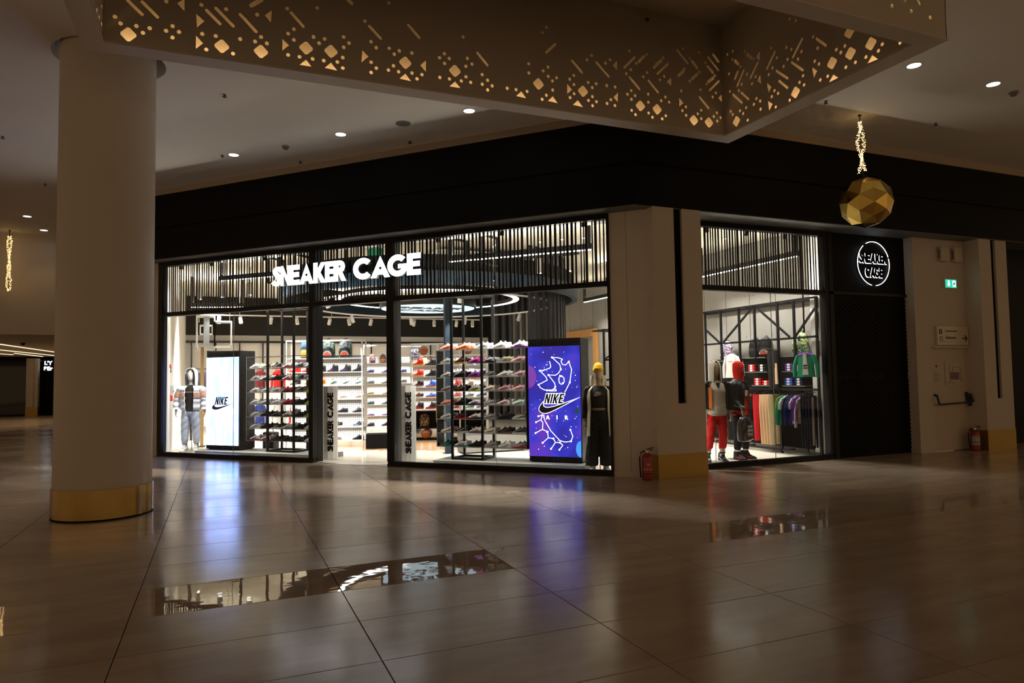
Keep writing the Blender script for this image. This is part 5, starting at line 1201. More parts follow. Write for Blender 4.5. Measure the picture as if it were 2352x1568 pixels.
def folded(y, z, c, band, n, name, x=X0+.15, dz=.05):
    for k in range(n):
        t = E('folded_shirt','folded %s, %s from the bottom of its stack' % (name, ORD[k]),'folded shirt',(x,y,z+dz*k+.001),RW,group='folded shirts on the wall rack')
        O('cloth', MB().bbox((-.10,-.13,0),(.10,.12,dz-.003),.018), fab(*c), t, smooth=True)
        O('print_band', MB().box((-.035,-.132,.006),(.035,-.10,dz-.008)), band, t)
folded(11.52,1.631,('red2',(.45,.02,.03)),WHS,3,'red and white top, middle rack'); folded(11.22,1.631,('blk',(.012,.012,.013)),WHS,3,'black and white top, middle rack')
folded(11.36,1.346,('crimson',(.42,.015,.02)),WHS,3,'crimson top, lower left rack'); folded(11.12,1.346,('crimson',(.42,.015,.02)),WHS,2,'crimson top, lower rack beside jeans')
folded(10.48,1.631,('violet',(.10,.03,.22)),WHS,3,'violet and white top, upper right rack'); folded(10.22,1.631,('blk',(.012,.012,.013)),WHS,4,'black and white top, upper right rack',dz=.055)
folded(10.50,1.346,('royal',(.03,.09,.48)),WHS,3,'royal blue top, lower right rack'); folded(10.24,1.346,('navy2',(.01,.014,.06)),WHS,3,'navy top, lower right rack')
GW = 'garments on the concrete wall rack'
gx = X0-.06
garment(SH_L,fab('grey_marl',(.45,.44,.42)),(gx,12.02,2.05),RW,'light grey sweatshirt hanging below the floral backpack',GW,[('print', MB().box((-.09,-.062,-.24),(.09,-.058,-.22)), mat('peach',(.75,.3,.2),.7))],.8)
garment(PANT,fab('black_track',(.012,.012,.013)),(gx,10.80,2.05),RW,'black track trousers hanging on the wall rack',GW,[('side_panel', MB().box((.10,-.05,-.9),(.17,.0,-.35)), fab('peach_panel',(.70,.45,.28)))],.75)
garment(SH_L,fab('emerald',(.01,.20,.11)),(gx-.1,9.86,2.0),RW+R(15),'emerald green zip jacket with purple shoulders',GW,[('shoulder_panel', MB().erings([(0,0,-.045,.14,.05),(0,0,-.10,.235,.058),(0,0,-.12,.235,.058)],20), fab('purple_shoulder',(.16,.03,.30))),('inner_shirt', MB().prism([(-.035,-.06),(.05,-.06),(.10,-.62),(-.06,-.62)],.062,.070).xf(Matrix.Rotation(PI/2,4,'X')), WHS),('shirt_print', MB().box((-.035,-.074,-.40),(.07,-.070,-.36)).box((-.035,-.074,-.46),(.075,-.070,-.43)), BLACKM)],.72)
# on the rail the clothes hang side by side, square to the wall
RX = X0+.005; LIL = fab('lilac',(.52,.38,.44)); PLUM = fab('plum',(.06,.03,.09))
for k, y in enumerate((11.09,11.01,10.93,10.85)): garment(PANT_W,fab('sand',(.66,.47,.30)),(RX,y,1.16),0,'sand coloured wide trousers on the rail, %s from the window end' % ORD[3-k],GW,None,1.0,.8,.36)
for i, (n, c, me, l) in enumerate((('violet_red',(.30,.02,.12),SH_L,'violet and red top'),('black_tee',(.012,.012,.012),SH_T,'black t-shirt'),('scarlet',(.50,.02,.03),SH_L,'scarlet top'),('black_long',(.014,.014,.015),SH_L,'black long top'))):
    garment(me,fab(n,c),(RX,11.66-.08*i,1.19),0,l+' on the rail left of the sand trousers',GW,None,.85,.78,.4)
garment(PANT,fab('scarlet',(.50,.02,.03)),(RX,11.30,1.16),0,'scarlet trousers on the rail beside the black tops',GW,None,.95,.9,.4)
for i, (n, c, me, l) in enumerate((('moss',(.12,.24,.03),SH_L,'moss green jacket'),('bottle',(.01,.14,.11),SH_L,'bottle green jacket'),('white_sleeve',(.55,.56,.55),SH_T,'white sleeved top'),('black_tee',(.012,.012,.012),SH_L,'black jacket'),('navy_top',(.012,.02,.08),SH_L,'navy jacket'),('navy_top',(.012,.02,.08),SH_T,'navy t-shirt'))):
    garment(me,fab(n,c),(RX,10.63-.062*i,1.19),0,l+' on the rail right of the sand trousers',GW,None,.9,.74,.36)
garment(SH_T,LIL,(RX,10.245,1.19),0,'left lilac striped t-shirt on the rail',GW,[('stripes',stripes(.10,.012,-.6,-.12,-.060),PLUM)],.85,.78,.4)
garment(CROP,fab('deep_purple',(.06,.02,.16)),(RX,10.18,1.19),0,'deep purple top between the lilac tops',GW,None,.85,.78,.4)
garment(CROP,LIL,(RX,10.105,1.19),0,'lilac cropped top with dark sleeve stripes',GW,[('stripes',stripes(-.33,.012,-.5,-.16,-.040),PLUM)],1.05,.66,.4)
for i, y in enumerate((10.03,9.965,9.90,9.835)):
    garment(PANT,fab('navy_track',(.010,.013,.035)) if i % 2 else fab('black_track',(.012,.012,.013)),(RX,y,1.16),0,'dark track trousers on the rail, %s from the window end' % ORD[3-i],GW,[('stripes',stripes(-.12,.012,-.95,-.03,-.056),WHS)] if i != 1 else None,.98,.9,.4)

# ------------------------------------------------------------------ garments on the back wall behind the left window
GB = 'garments behind the left window'
rl = O('clothes_rail', MB().tube([(-0.7,20.9,1.95),(2.3,20.9,1.95)],.016,8), BLACK, label='black clothes rail with two bars behind the left shoe rack', cat='clothes rail')
O('lower_rail', MB().tube([(-0.7,20.9,1.0),(2.3,20.9,1.0)],.016,8), BLACK, rl)
for x in (-0.72,2.32): O('upright', MB().bar((x,20.9,0),(x,20.9,2.6),.04), BLACK, rl)
for i, (c, n, me) in enumerate((((.03,.03,.035),'charcoal',SH_T),((.55,.24,.03),'orange',SH_L),((.6,.06,.02),'red orange',SH_T),((.10,.012,.015),'maroon',SH_L),((.5,.02,.02),'red',SH_L),((.5,.03,.02),'bright red',SH_T))):
    garment(me,fab('bk_'+n.replace(' ','_'),c),(-.42+.49*i,20.85,1.93),0,n+' garment on the upper rail, %s from left' % ORD[i],GB,None,.95,.6,.6)
for i, (c, n, me) in enumerate((((.65,.65,.62),'white',SH_T),((.6,.6,.58),'off white',SH_L),((.70,.45,.05),'yellow',SH_T),((.02,.03,.15),'dark blue',SH_L),((.62,.62,.6),'chalk white',SH_L),((.5,.02,.02),'signal red',SH_L))):
    garment(me,fab('bl_'+n.replace(' ','_'),c),(-.42+.49*i,20.85,.98),0,n+' garment on the lower rail, %s from left' % ORD[i],GB,None,.9,.6,.6)
tp = E('timber_post','slim timber post behind the white jacket mannequin','post',(-0.40,18.75,0)); O('shaft', MB().box((-.037,-.037,.02),(.037,.037,2.45)), mat('oak_post',(.30,.17,.06),.5,var=.2,vs=12), tp); O('foot_plate', MB().box((-.08,-.08,0),(.08,.08,.02)), BLACK, tp)
dkc = E('dark_wardrobe','black open wardrobe shelf behind the left screen','shelf',(-0.30,19.0,0)); 
O('side', MB().box((0,0,0),(.04,.4,2.37)), BLACKM, dkc); O('side', MB().box((.9,0,0),(.94,.4,2.37)), BLACKM, dkc); O('back', MB().box((0,.38,0),(.94,.4,2.37)), BLACKM, dkc)
for z in (.05,1.2,1.55,1.9,2.34): O('shelf', MB().box((.04,0,z),(.9,.38,z+.03)), mat('shelf_steel',(.10,.10,.10),.4), dkc)
wb_ = O('hanging_bar', MB().bar((-.25,18.91,1.185),(.62,18.91,1.185),.016), BLACK, label='slim black hanging bar on the front of the black wardrobe', cat='rail')
for x in (-.25,.62): O('bar_arm', MB().bar((x,18.99,1.185),(x,18.91,1.185),.016), BLACK, wb_)
garment(SH_T,fab('cream_tee',(.66,.63,.52)),(-.05,18.91,1.10),0,'cream t-shirt hanging on the black wardrobe',GB,None,.95,.55,.6); garment(SH_T,fab('sage',(.35,.45,.30)),(.42,18.91,1.10),0,'sage green t-shirt right of the cream one',GB,None,.95,.55,.6)
for i, (x, z) in enumerate(((.25,1.231),(.60,1.231),(.3,.081),(.65,.081))): sneaker((-.30+x,19.16),z,R(10),W3('white') if i != 2 else W3('beige'),'%s sneaker in the black wardrobe, %s' % ('white' if i != 2 else 'beige',['upper left','upper right','lower left','lower right'][i]),'sneakers in the black wardrobe')
# white wire cage on the wall
wc_ = E('white_wire_cage','white tubular cage hanging high behind the left window','cage',(-0.55,19.3,2.42)); 
def cagebox(nm, x0, x1, y0, y1, z0, z1, w=.035):
    m = MB()
    for x in (x0,x1):
        for y in (y0,y1): m.bar((x,y,z0),(x,y,z1),w)
    for z in (z0,z1):
        for y in (y0,y1): m.bar((x0,y,z),(x1,y,z),w)
        for x in (x0,x1): m.bar((x,y0,z),(x,y1,z),w)
    O(nm, m, WHITEM, wc_)
cagebox('tall_frame',0,.42,0,.42,.0,.86); cagebox('side_frame',.42,.82,0,.42,.08,.72); cagebox('inner_frame',.08,.36,.05,.38,.40,.62,.025)
O('grey_panel', MB().box((.16,.02,.12),(.30,.03,.84)), mat('panel_grey',(.33,.35,.37),.5), wc_); O('cage_floor', MB().box((0,0,-.01),(.42,.42,.01)), WHITEM, wc_)
for x in (.05,.78): O('hanging_rod', MB().cyl((x,.2,.7),(x,.2,2.02),.01,6), WHITEM, wc_)
# fittings on the white side wall
eh = E('emergency_hammer','emergency hammer with red holder on the white side wall','hammer',(-1.05,17.42,1.92),R(90))
O('holder', MB().box((-.02,-.03,0),(.02,0,.08)), mat('safety_red',(.5,.03,.02),.4), eh); O('hammer', MB().tube([(0,-.03,.02),(-.07,-.03,-.10),(.07,-.03,-.10),(0,-.03,.02)],.010,6), BLACK, eh)
fa = E('alarm_box','small grey and red fire alarm box on the white side wall','alarm',(-1.05,17.80,1.22),R(90))
O('upper_box', MB().bbox((-.06,-.06,.10),(.06,0,.30),.008), mat('alarm_grey',(.4,.4,.4),.5), fa); O('lower_box', MB().bbox((-.065,-.05,-.06),(.065,0,.08),.008), mat('safety_red',(.5,.03,.02),.4), fa); O('button', MB().cyl((0,-.06,.17),(0,-.075,.17),.025,12), mat('safety_red',(.5,.03,.02),.4), fa)
# grey gym bag with stripes behind the left screen
gb = E('striped_gym_bag','black gym bag with white stripes standing behind the left screen','bag',LF(-8.22,1.28),RZL); gb.location.z = 0
O('body', MB().bbox((-.16,-.10,0),(.16,.10,.46),.04), BAGBLK, gb, smooth=True); O('stripes', stripes(-.04,.016,.05,.42,-.103), WHS, gb); O('handle', MB().tube([(-.07,0,.45),(-.05,0,.53),(.05,0,.53),(.07,0,.45)],.01,6), BAGBLK, gb)

# ------------------------------------------------------------------ hooks and shelves seen between the right screen and the corner
wd = E('timber_wall_frame','orange timber beam and post on the concrete wall behind the right screen','timber frame',(10.66,18.5,0))
OAK = mat('orange_oak',(.42,.20,.06),.5,var=.15,vs=8)
O('beam', MB().box((-.06,0,2.82),(.03,1.95,3.05)), OAK, wd); O('post', MB().box((-.06,0,0),(.03,.20,2.82)), OAK, wd)
ck = E('coat_stand','black steel coat frame behind the woman mannequin','clothes rack',(8.0,13.6,0))
for x in (0,.55,1.1): O('upright', MB().bar((x,0,0),(x,0,2.65),.04), BLACK, ck)
for z in (2.63,1.95,1.5): O('rail', MB().bar((0,0,z),(1.1,0,z),.04), BLACK, ck)
O('brace', MB().bar((0.02,0,1.97),(1.08,0,2.61),.035), BLACK, ck); O('rail', MB().bar((0,.5,2.63),(1.1,.5,2.63),.03).bar((0,0,2.63),(0,.5,2.63),.03).bar((1.1,0,2.63),(1.1,.5,2.63),.03), BLACK, ck)
for z in (.5,.95): O('shelf', MB().box((0,.03,z),(1.1,.4,z+.02)), DARKGREY, ck)
fr_ = O('hanging_bar', MB().bar((8.0,13.40,1.95),(9.1,13.40,1.95),.02), BLACK, label='slim black hanging bar in front of the coat frame', cat='rail')
O('bar_arm', MB().bar((8.0,13.58,1.95),(8.0,13.40,1.95),.02), BLACK, fr_); O('bar_arm', MB().bar((9.1,13.58,1.95),(9.1,13.40,1.95),.02), BLACK, fr_)
for i, (c, n, dx) in enumerate((((.55,.48,.36),'beige',.25),((.012,.012,.012),'jet black',.83))):
    garment(SH_L,fab('ck_'+n.replace(' ','_'),c),(8.0+dx,13.38,1.93),0,n+' jacket on the coat frame behind the woman mannequin','garments behind the woman mannequin',None,.9,.65,.6)
# ================================================================== MANNEQUINS
SKIN = mat('mannequin_ivory',(.56,.53,.48),.42); SKINT = mat('mannequin_tan',(.38,.27,.17),.45)
def remesh(mb, vox, smooth_it=3):
    me = mb.mesh('raw'); o = bpy.data.objects.new('raw', me); COL.objects.link(o)
    r_ = o.modifiers.new('r','REMESH'); r_.mode = 'VOXEL'; r_.voxel_size = vox
    s_ = o.modifiers.new('s','SMOOTH'); s_.iterations = smooth_it; s_.factor = .5
    dg = bpy.context.evaluated_depsgraph_get(); out = bpy.data.meshes.new_from_object(o.evaluated_get(dg))
    bpy.data.objects.remove(o); out.polygons.foreach_set('use_smooth',[True]*len(out.polygons)); out.materials.clear(); out.materials.append(None)
    return out
def hand(mb, wx, wy, wz, s, fwd=-.02, curl=.3):
    # palm below the wrist, four fingers and a thumb leaving the side of the palm near its base
    mb.erings([(wx,wy,wz+.03,.026,.020),(wx,wy,wz,.028,.019),(wx,wy+fwd*.3,wz-.03,.024,.036),(wx,wy+fwd*.7,wz-.07,.017,.041),(wx,wy+fwd,wz-.095,.014,.038)],12)
    for k, ln in enumerate((.062,.074,.07,.052)):
        y = wy+fwd-.029+.0195*k
        p0 = Vector((wx,y,wz-.088)); p1 = p0+Vector((-s*.012*curl,0,-ln*.45)); p2 = p1+Vector((-s*.05*curl,0,-ln*.35)); p3 = p2+Vector((-s*.06*curl,0,-ln*.2))
        mb.tube([p0,p1,p2,p3],[.0088,.0085,.008,.0065],8)
    p0 = Vector((wx,wy+fwd*.3-.024,wz-.025)); p1 = p0+Vector((-s*.012,-.028,-.030)); p2 = p1+Vector((-s*.010,-.006,-.030))
    mb.tube([p0,p1,p2],[.011,.0095,.0075],8)
def body_mesh(H=1.0, shoulder=.20, hip=.16, arms=None, legs=None, female=False, fine=.009):
    m = MB(); n = 22; w = .88 if female else 1.0
    # torso, neck
    m.erings([(0,0,.84,.10*hip/.16,.085),(0,0,.90,hip,.115),(0,0,.97,hip*.98,.115),(0,.005,1.08,.135*w,.10),(0,.0,1.20,.155*w,.11),(0,-.005,1.32,.175*w,.12),(0,.0,1.42,shoulder*.95,.10),(0,.005,1.47,shoulder*.62,.075),(0,.005,1.50,.075*w,.062),(0,0,1.53,.056*w,.057),(0,-.005,1.60,.052*w,.055)],n)
    # head: smooth mannequin face with jaw, brow, nose and ears
    m.erings([(0,-.045,1.585,.028,.03),(0,-.035,1.60,.048,.058),(0,-.02,1.63,.064,.085),(0,-.012,1.67,.072,.096),(0,-.006,1.71,.076,.101),(0,-.002,1.75,.077,.101),(0,.004,1.79,.070,.092),(0,.008,1.82,.050,.068),(0,.01,1.838,.02,.028)],n)
    m.ell((0,-.100,1.680),.010,.014,.026,10,8); m.ell((0,-.094,1.634),.018,.008,.005,10,6)
    for s in (-1,1):
        m.ell((s*.076,.005,1.69),.010,.022,.033,8,8); m.ell((s*.03,-.092,1.722),.022,.010,.008,8,6)
    for s, (ex, ey, ez, wx, wy, wz) in zip((-1,1), arms):
        sx = s*shoulder
        m.erings([(sx*.93,.005,1.455,.05,.055),(sx,.005,1.42,.056,.06),(sx+ (ex-sx)*.4,(ey)*.4,1.42+(ez-1.42)*.4,.046,.05),(ex,ey,ez,.038,.042),(ex+(wx-ex)*.35,ey+(wy-ey)*.35,ez+(wz-ez)*.35,.038,.040),(wx,wy,wz+.02,.026,.026)],14)
        hand(m, wx, wy, wz, s)
    for s, (hx, kx, ky, ax, ay) in zip((-1,1), legs):
        m.erings([(hx,0,.92,.085,.10),(hx,0,.80,.088,.10),(hx+(kx-hx)*.5,ky*.5,.66,.075,.085),(kx,ky,.50,.055,.06),(kx+(ax-kx)*.3,ky+(ay-ky)*.3+.012,.38,.054,.062),(kx+(ax-kx)*.7,ky+(ay-ky)*.7,.20,.040,.044),(ax,ay,.09,.034,.040),(ax,ay,.05,.036,.045)],14)
    return remesh(m, fine, 2)
def limb(L, amp=.05, fq=3, n=20, ph=0):
    # tube with soft cloth folds
    rings = []
    for i,(x,y,z,rx,ry) in enumerate(L):
        rings.append([(x+rx*(1+amp*math.sin(fq*2*PI*k/n+i*1.9+ph))*math.cos(2*PI*k/n), y+ry*(1+amp*math.sin(fq*2*PI*k/n+i*1.9+ph))*math.sin(2*PI*k/n), z) for k in range(n)])
    return MB().loft(rings)
def dense(L, k=4):
    out = []
    for a, b in zip(L, L[1:]):
        for j in range(k): f = j/k; out.append(tuple(p+(q-p)*f for p,q in zip(a,b)))
    return out+[L[-1]]
def puff(L, pitch, amp, k=6):
    # quilted baffles
    D = dense(L, k); z0 = D[0][2]
    return [(x,y,z,rx+amp*abs(math.sin(PI*(z0-z)/pitch))-amp*.5,ry+amp*abs(math.sin(PI*(z0-z)/pitch))-amp*.5) for x,y,z,rx,ry in D]
def pants(t, legs, m, flare=0.0, baggy=1.0, top=1.0, hem=.10, waist=.165):
    g = MB()
    g.erings([(0,0,top,waist,.125),(0,0,.95,waist+.01,.13),(0,0,.88,waist+.012,.135),(0,0,.82,waist*.95,.12)],22)
    for s, (hx, kx, ky, ax, ay) in zip((-1,1), legs):
        L = dense([(hx,0,.90,.098*baggy,.115*baggy),(hx+(kx-hx)*.5,ky*.5,.68,.092*baggy,.10*baggy),(kx,ky,.50,.078*baggy+flare*.4,.082*baggy+flare*.4),(kx+(ax-kx)*.6,ky+(ay-ky)*.6,.28,.070*baggy+flare*.8,.076*baggy+flare*.8),(ax,ay,hem,.056*baggy+flare,.062*baggy+flare)],4)
        b = limb(L,.045,3,20,s); g.add(b.v,b.f)
    return O('trousers', remesh(g,.012,2), m, t)
def shoes(t, legs, c1, c2, c3, rots=(0,0)):
    for s, (hx, kx, ky, ax, ay), r_ in zip((-1,1), legs, rots):
        sh = O('shoe', HIGH[0], cm(c1), t, loc=(ax-.0,ay-.055,0.0), rz=PI/2+r_)
        O('shoe_sole', HIGH[1], cm(c2), sh); O('shoe_laces', HIGH[2], cm(c3), sh); O('shoe_stripe', HIGH[4], cm(c3), sh); O('shoe_tongue', HIGH[3], cm(c1), sh)
def socks(t, legs, m, m2=None):
    for s, (hx, kx, ky, ax, ay) in zip((-1,1), legs):
        k = O('sock', MB().erings([(ax,ay,.06,.044,.052),(ax,ay,.12,.044,.05),(ax+(kx-ax)*.2,ay+(ky-ay)*.2,.22,.052,.056)],14), m, t, smooth=True)
        if m2: O('sock_band', MB().erings([(ax+(kx-ax)*.12,ay+(ky-ay)*.12,.165,.051,.056),(ax+(kx-ax)*.16,ay+(ky-ay)*.16,.19,.053,.058)],14), m2, k)
def stand(t): O('base_plate', MB().lathe([(.19,0),(.19,.008),(.17,.010)],28), CHROME, t, loc=(0,.06,.0)); O('support_rod', MB().cyl((0,.09,.008),(0,.075,.45),.008,8), CHROME, t)
def sleeve(t, s, shoulder, arm, m, r0=.075, r1=.06, amp=.04, end=.02, quilt=None, name='sleeve'):
    ex, ey, ez, wx, wy, wz = arm; sx = s*shoulder
    L = [(sx*.80,.005,1.475,r0*.75,r0*.8),(sx*.97,.005,1.44,r0,r0*1.05),(sx+(ex-sx)*.5,ey*.5,1.42+(ez-1.42)*.5,r0*.97,r0),(ex,ey,ez,r0*.9,r0*.92),(ex+(wx-ex)*.6,ey+(wy-ey)*.6,ez+(wz-ez)*.6,r1*1.1,r1*1.1),(wx,wy,wz+end,r1,r1)]
    D = puff(L,.12,.018) if quilt else dense(L,4)
    return O(name, limb(D,amp,3,20,s), m, t, smooth=True)

# ---- man in white puffer jacket, far left
legs = [(-.09,-.12,-.01,-.13,.0),(.09,.12,.0,.13,-.02)]
arms = [(-.29,.0,1.14,-.30,-.06,.93),(.29,.0,1.14,.31,-.05,.92)]
t = E('mannequin','mannequin in white hooded puffer jacket and pale joggers','mannequin',(-.61,17.70,0),R(-14)); t.scale = (1.02,)*3
O('body', body_mesh(arms=arms,legs=legs), SKIN, t)
PUF = mat('puffer_white',(.70,.72,.80),.35,var=.03,bump=.3,bs=18); CPR = mat('puffer_copper',(.52,.30,.22),.25,.25,bump=.3,bs=18); BKC = fab('inner_black',(.012,.012,.014))
pants(t, legs, fab('pale_blue_fleece',(.50,.56,.70)), baggy=1.10, hem=.18); socks(t, legs, fab('sock_grey',(.2,.2,.2)))
shoes(t, legs, 'white','white','light grey',(R(-12),R(10))); stand(t)
O('inner_hoodie', limb(dense([(0,0,.90,.18,.135),(0,0,1.1,.165,.125),(0,0,1.3,.185,.135),(0,0,1.43,.17,.11),(0,0,1.50,.08,.075)],3),.02), BKC, t, smooth=True)
bodyL = [(0,0,.92,.215,.165),(0,0,1.10,.225,.175),(0,0,1.28,.245,.185),(0,0,1.40,.235,.16),(0,.01,1.48,.17,.115)]
jk = O('jacket', MB().shell(puff(bodyL,.14,.022),.42,2*PI-.42,40,.02), PUF, t, smooth=True)
O('copper_band', MB().shell([(0,0,1.20,.246,.192),(0,0,1.26,.256,.198),(0,0,1.33,.253,.190)],.43,2*PI-.43,40,.01), CPR, jk, smooth=True)
for s, a in zip((-1,1), arms):
    sl = sleeve(t, s, .215, a, PUF, .092, .072, .02, .03, quilt=True)
    ex, ey, ez, wx, wy, wz = a
    O('copper_band', limb([(s*.235,0,1.36,.094,.098),(s*.25,0,1.30,.100,.102),(s*.265,0,1.22,.097,.099)],.02), CPR, sl, smooth=True)
hd = O('hood', MB().shell([(0,.03,1.49,.13,.115),(0,.02,1.55,.135,.13),(0,.02,1.64,.138,.145),(0,.02,1.72,.138,.148),(0,.02,1.80,.128,.138),(0,.02,1.85,.10,.11),(0,.025,1.882,.05,.06)],[.74,.74,.74,.72,.62,.40,.02],0,30,.018), PUF, t, smooth=True)
O('hood_rim', MB().tube([(-.085,-.070,1.49),(-.090,-.080,1.56),(-.092,-.09,1.65),(-.089,-.092,1.73),(-.076,-.088,1.80),(-.046,-.08,1.845),(0,-.075,1.86),(.046,-.08,1.845),(.076,-.088,1.80),(.089,-.092,1.73),(.092,-.09,1.65),(.090,-.080,1.56),(.085,-.070,1.49)],.013,8), BKC, hd, smooth=True)
O('chest_print', MB().box((-.06,-.143,1.33),(-.035,-.141,1.345)).box((-.025,-.143,1.33),(0,-.141,1.345)).box((.01,-.143,1.33),(.035,-.141,1.345)).box((.045,-.143,1.33),(.07,-.141,1.345)), mat('gold_print',(.4,.28,.1),.5), t)

# ---- woman with mustard beanie
legs = [(-.08,-.115,-.01,-.14,-.01),(.08,.10,.0,.115,.0)]
arms = [(-.24,.03,1.13,-.25,.0,.90),(.25,.02,1.15,.27,-.08,.95)]
pw_ = LF(-.36,.42); t = E('mannequin','woman mannequin in black with mustard beanie beside the blue screen','mannequin',(pw_.x,pw_.y,0),R(-30)); t.scale = (.965,)*3
O('body', body_mesh(shoulder=.178,hip=.165,arms=arms,legs=legs,female=True), SKINT, t)
BP = fab('black_jersey',(.009,.009,.010)); CRM = fab('cream_fleece',(.50,.46,.33))
pants(t, legs, BP, flare=.055, baggy=1.0, top=1.06, hem=.11, waist=.16); shoes(t, legs, 'white','white','light grey',(R(-15),R(12))); stand(t)
for s, (hx,kx,ky,ax,ay) in zip((-1,1),legs):
    O('side_stripe', MB().loft([[(x+s*r_-.004,y-.014,z),(x+s*r_+.006,y-.014,z),(x+s*r_+.006,y+.014,z),(x+s*r_-.004,y+.014,z)] for x,y,z,r_ in ((kx,ky,.50,.105),(kx+(ax-kx)*.6,ky+(ay-ky)*.6,.28,.118),(ax,ay,.12,.114))]), WHS, t)
O('crop_top', limb(dense([(0,0,1.10,.140,.108),(0,-.005,1.25,.155,.125),(0,-.01,1.33,.165,.138),(0,0,1.42,.165,.11),(0,0,1.48,.09,.07)],3),.01), BP, t, smooth=True)
mkp = mat('print_white',(.62,.62,.62),.6)
sc_l = .17*.62/1.9
for lp in logo_glyphs(): O('logo_letter', curve2d([[(a*sc_l,b*.045) for a,b in q] for q in lp],.0012), mkp, t, loc=(-.06,-.150,1.335), rot=UPR)
O('logo_tick', curve2d([[(a*.17,b*.065) for a,b in SW]],.0012), mkp, t, loc=(-.085,-.150,1.305), rot=UPR)
coatL = [(0,.02,.62,.235,.19),(0,.02,.85,.225,.18),(0,.015,1.08,.205,.155),(0,.01,1.28,.212,.16),(0,.01,1.40,.205,.13),(0,.015,1.47,.13,.10)]
ct = O('coat', MB().shell(dense(coatL,3),.95,2*PI-.80,36,.014), BP, t, smooth=True)
for s, a0 in ((-1,2*PI-1.02),(1,.82)):
    # turned-out cream lining edges
    O('lining_edge', MB().shell(dense([(x*1.0,y-.004,z,rx+.012,ry+.014) for x,y,z,rx,ry in coatL],3),(a0-.10) if s < 0 else a0,(a0+.26) if s < 0 else a0+.16,8,.02), CRM, ct, smooth=True)
for s, a in zip((-1,1), arms): sleeve(t, s, .185, a, BP, .072, .058, .04, .02)
O('collar', MB().shell([(0,.02,1.44,.125,.095),(0,.02,1.50,.135,.11),(0,.03,1.58,.14,.12),(0,.04,1.66,.13,.115)],1.15,2*PI-1.15,24,.02), CRM, t, smooth=True)
bn = O('beanie', MB().erings([(0,.0,1.735,.086,.112),(0,.0,1.76,.089,.113),(0,.004,1.79,.086,.108),(0,.008,1.83,.076,.094),(0,.01,1.865,.055,.07),(0,.012,1.885,.02,.03)],26), fab('mustard_knit',(.50,.27,.02),bump=.5,bs=60), t, smooth=True)
O('beanie_cuff', MB().erings([(0,-.002,1.725,.090,.116),(0,-.002,1.73,.093,.119),(0,-.002,1.785,.092,.117),(0,-.002,1.79,.088,.112)],26), MC['fabric_mustard_knit'], bn, smooth=True)

# ---- mannequin with cream hoodie and red track pants
legs = [(-.09,-.14,-.05,-.20,-.03),(.09,.10,-.04,.11,.06)]
arms = [(-.29,.03,1.14,-.30,.0,.90),(.28,.03,1.14,.27,.0,.90)]
t = E('mannequin','mannequin in cream hoodie, black bomber and red track pants','mannequin',(8.27,10.14,0),R(-18)); t.scale = (.985,)*3
O('body', body_mesh(arms=arms,legs=legs), SKINT, t)
RED = fab('track_red',(.42,.015,.015)); HCR = fab('hoodie_cream',(.50,.46,.38)); BMB = mat('bomber_black',(.007,.007,.008),.5,bump=.35,bs=14,spec=.2); ORG = fab('lining_orange',(.55,.13,.02))
pants(t, legs, RED, baggy=1.0, hem=.24, waist=.17); socks(t, legs, fab('sock_white',(.6,.6,.58)), BKC); shoes(t, legs, 'black','white','white',(R(-20),R(12))); stand(t)
for s, (hx,kx,ky,ax,ay) in zip((-1,1),legs):
    O('side_stripe', MB().loft([[(x+s*r_-.006,y-.02,z),(x+s*r_+.008,y-.02,z),(x+s*r_+.008,y+.02,z),(x+s*r_-.006,y+.02,z)] for x,y,z,r_ in ((hx,0,.92,.092),(hx+(kx-hx)*.5,ky*.5,.68,.094),(kx,ky,.50,.082),(kx+(ax-kx)*.5,ky+(ay-ky)*.5,.34,.076))]), WHS, t)
O('hoodie', limb(dense([(0,-.005,.86,.185,.15),(0,0,.95,.195,.155),(0,0,1.15,.185,.145),(0,0,1.32,.195,.15),(0,0,1.42,.18,.115),(0,0,1.50,.10,.085)],3),.03), HCR, t, smooth=True)
O('kangaroo_pocket', MB().shell([(0,0,.90,.198,.165),(0,0,1.05,.195,.162)],-.8,.8,16,.01), HCR, t, smooth=True)
O('neck_opening', MB().loft([[(-.005,-.145,1.36),(.005,-.145,1.36),(.005,-.13,1.355),(-.005,-.13,1.355)],[(-.04,-.115,1.46),(.04,-.115,1.46),(.04,-.10,1.46),(-.04,-.10,1.46)]]), BKC, t)
O('hood', MB().shell([(0,.02,1.46,.125,.13),(0,.0,1.54,.112,.125),(0,.01,1.64,.108,.135),(0,.01,1.72,.108,.138),(0,.015,1.80,.098,.125),(0,.02,1.855,.065,.085),(0,.02,1.875,.025,.03)],[.62,.62,.62,.60,.45,.2,.02],0,30,.02), HCR, t, smooth=True)
bj = O('bomber_jacket', MB().shell(dense([(0,.02,.98,.225,.175),(0,.02,1.15,.225,.175),(0,.01,1.32,.23,.17),(0,.01,1.42,.215,.135),(0,.02,1.49,.15,.115)],3),.75,2*PI-.75,36,.014), BMB, t, smooth=True)
O('orange_lining', MB().shell(dense([(0,.0,.99,.222,.180),(0,.0,1.2,.222,.182),(0,-.005,1.38,.218,.165)],3),2*PI-.92,2*PI-.62,8,.012), ORG, bj, smooth=True)
for s, a in zip((-1,1), arms): sleeve(t, s, .215, a, BMB, .085, .066, .05, .06)

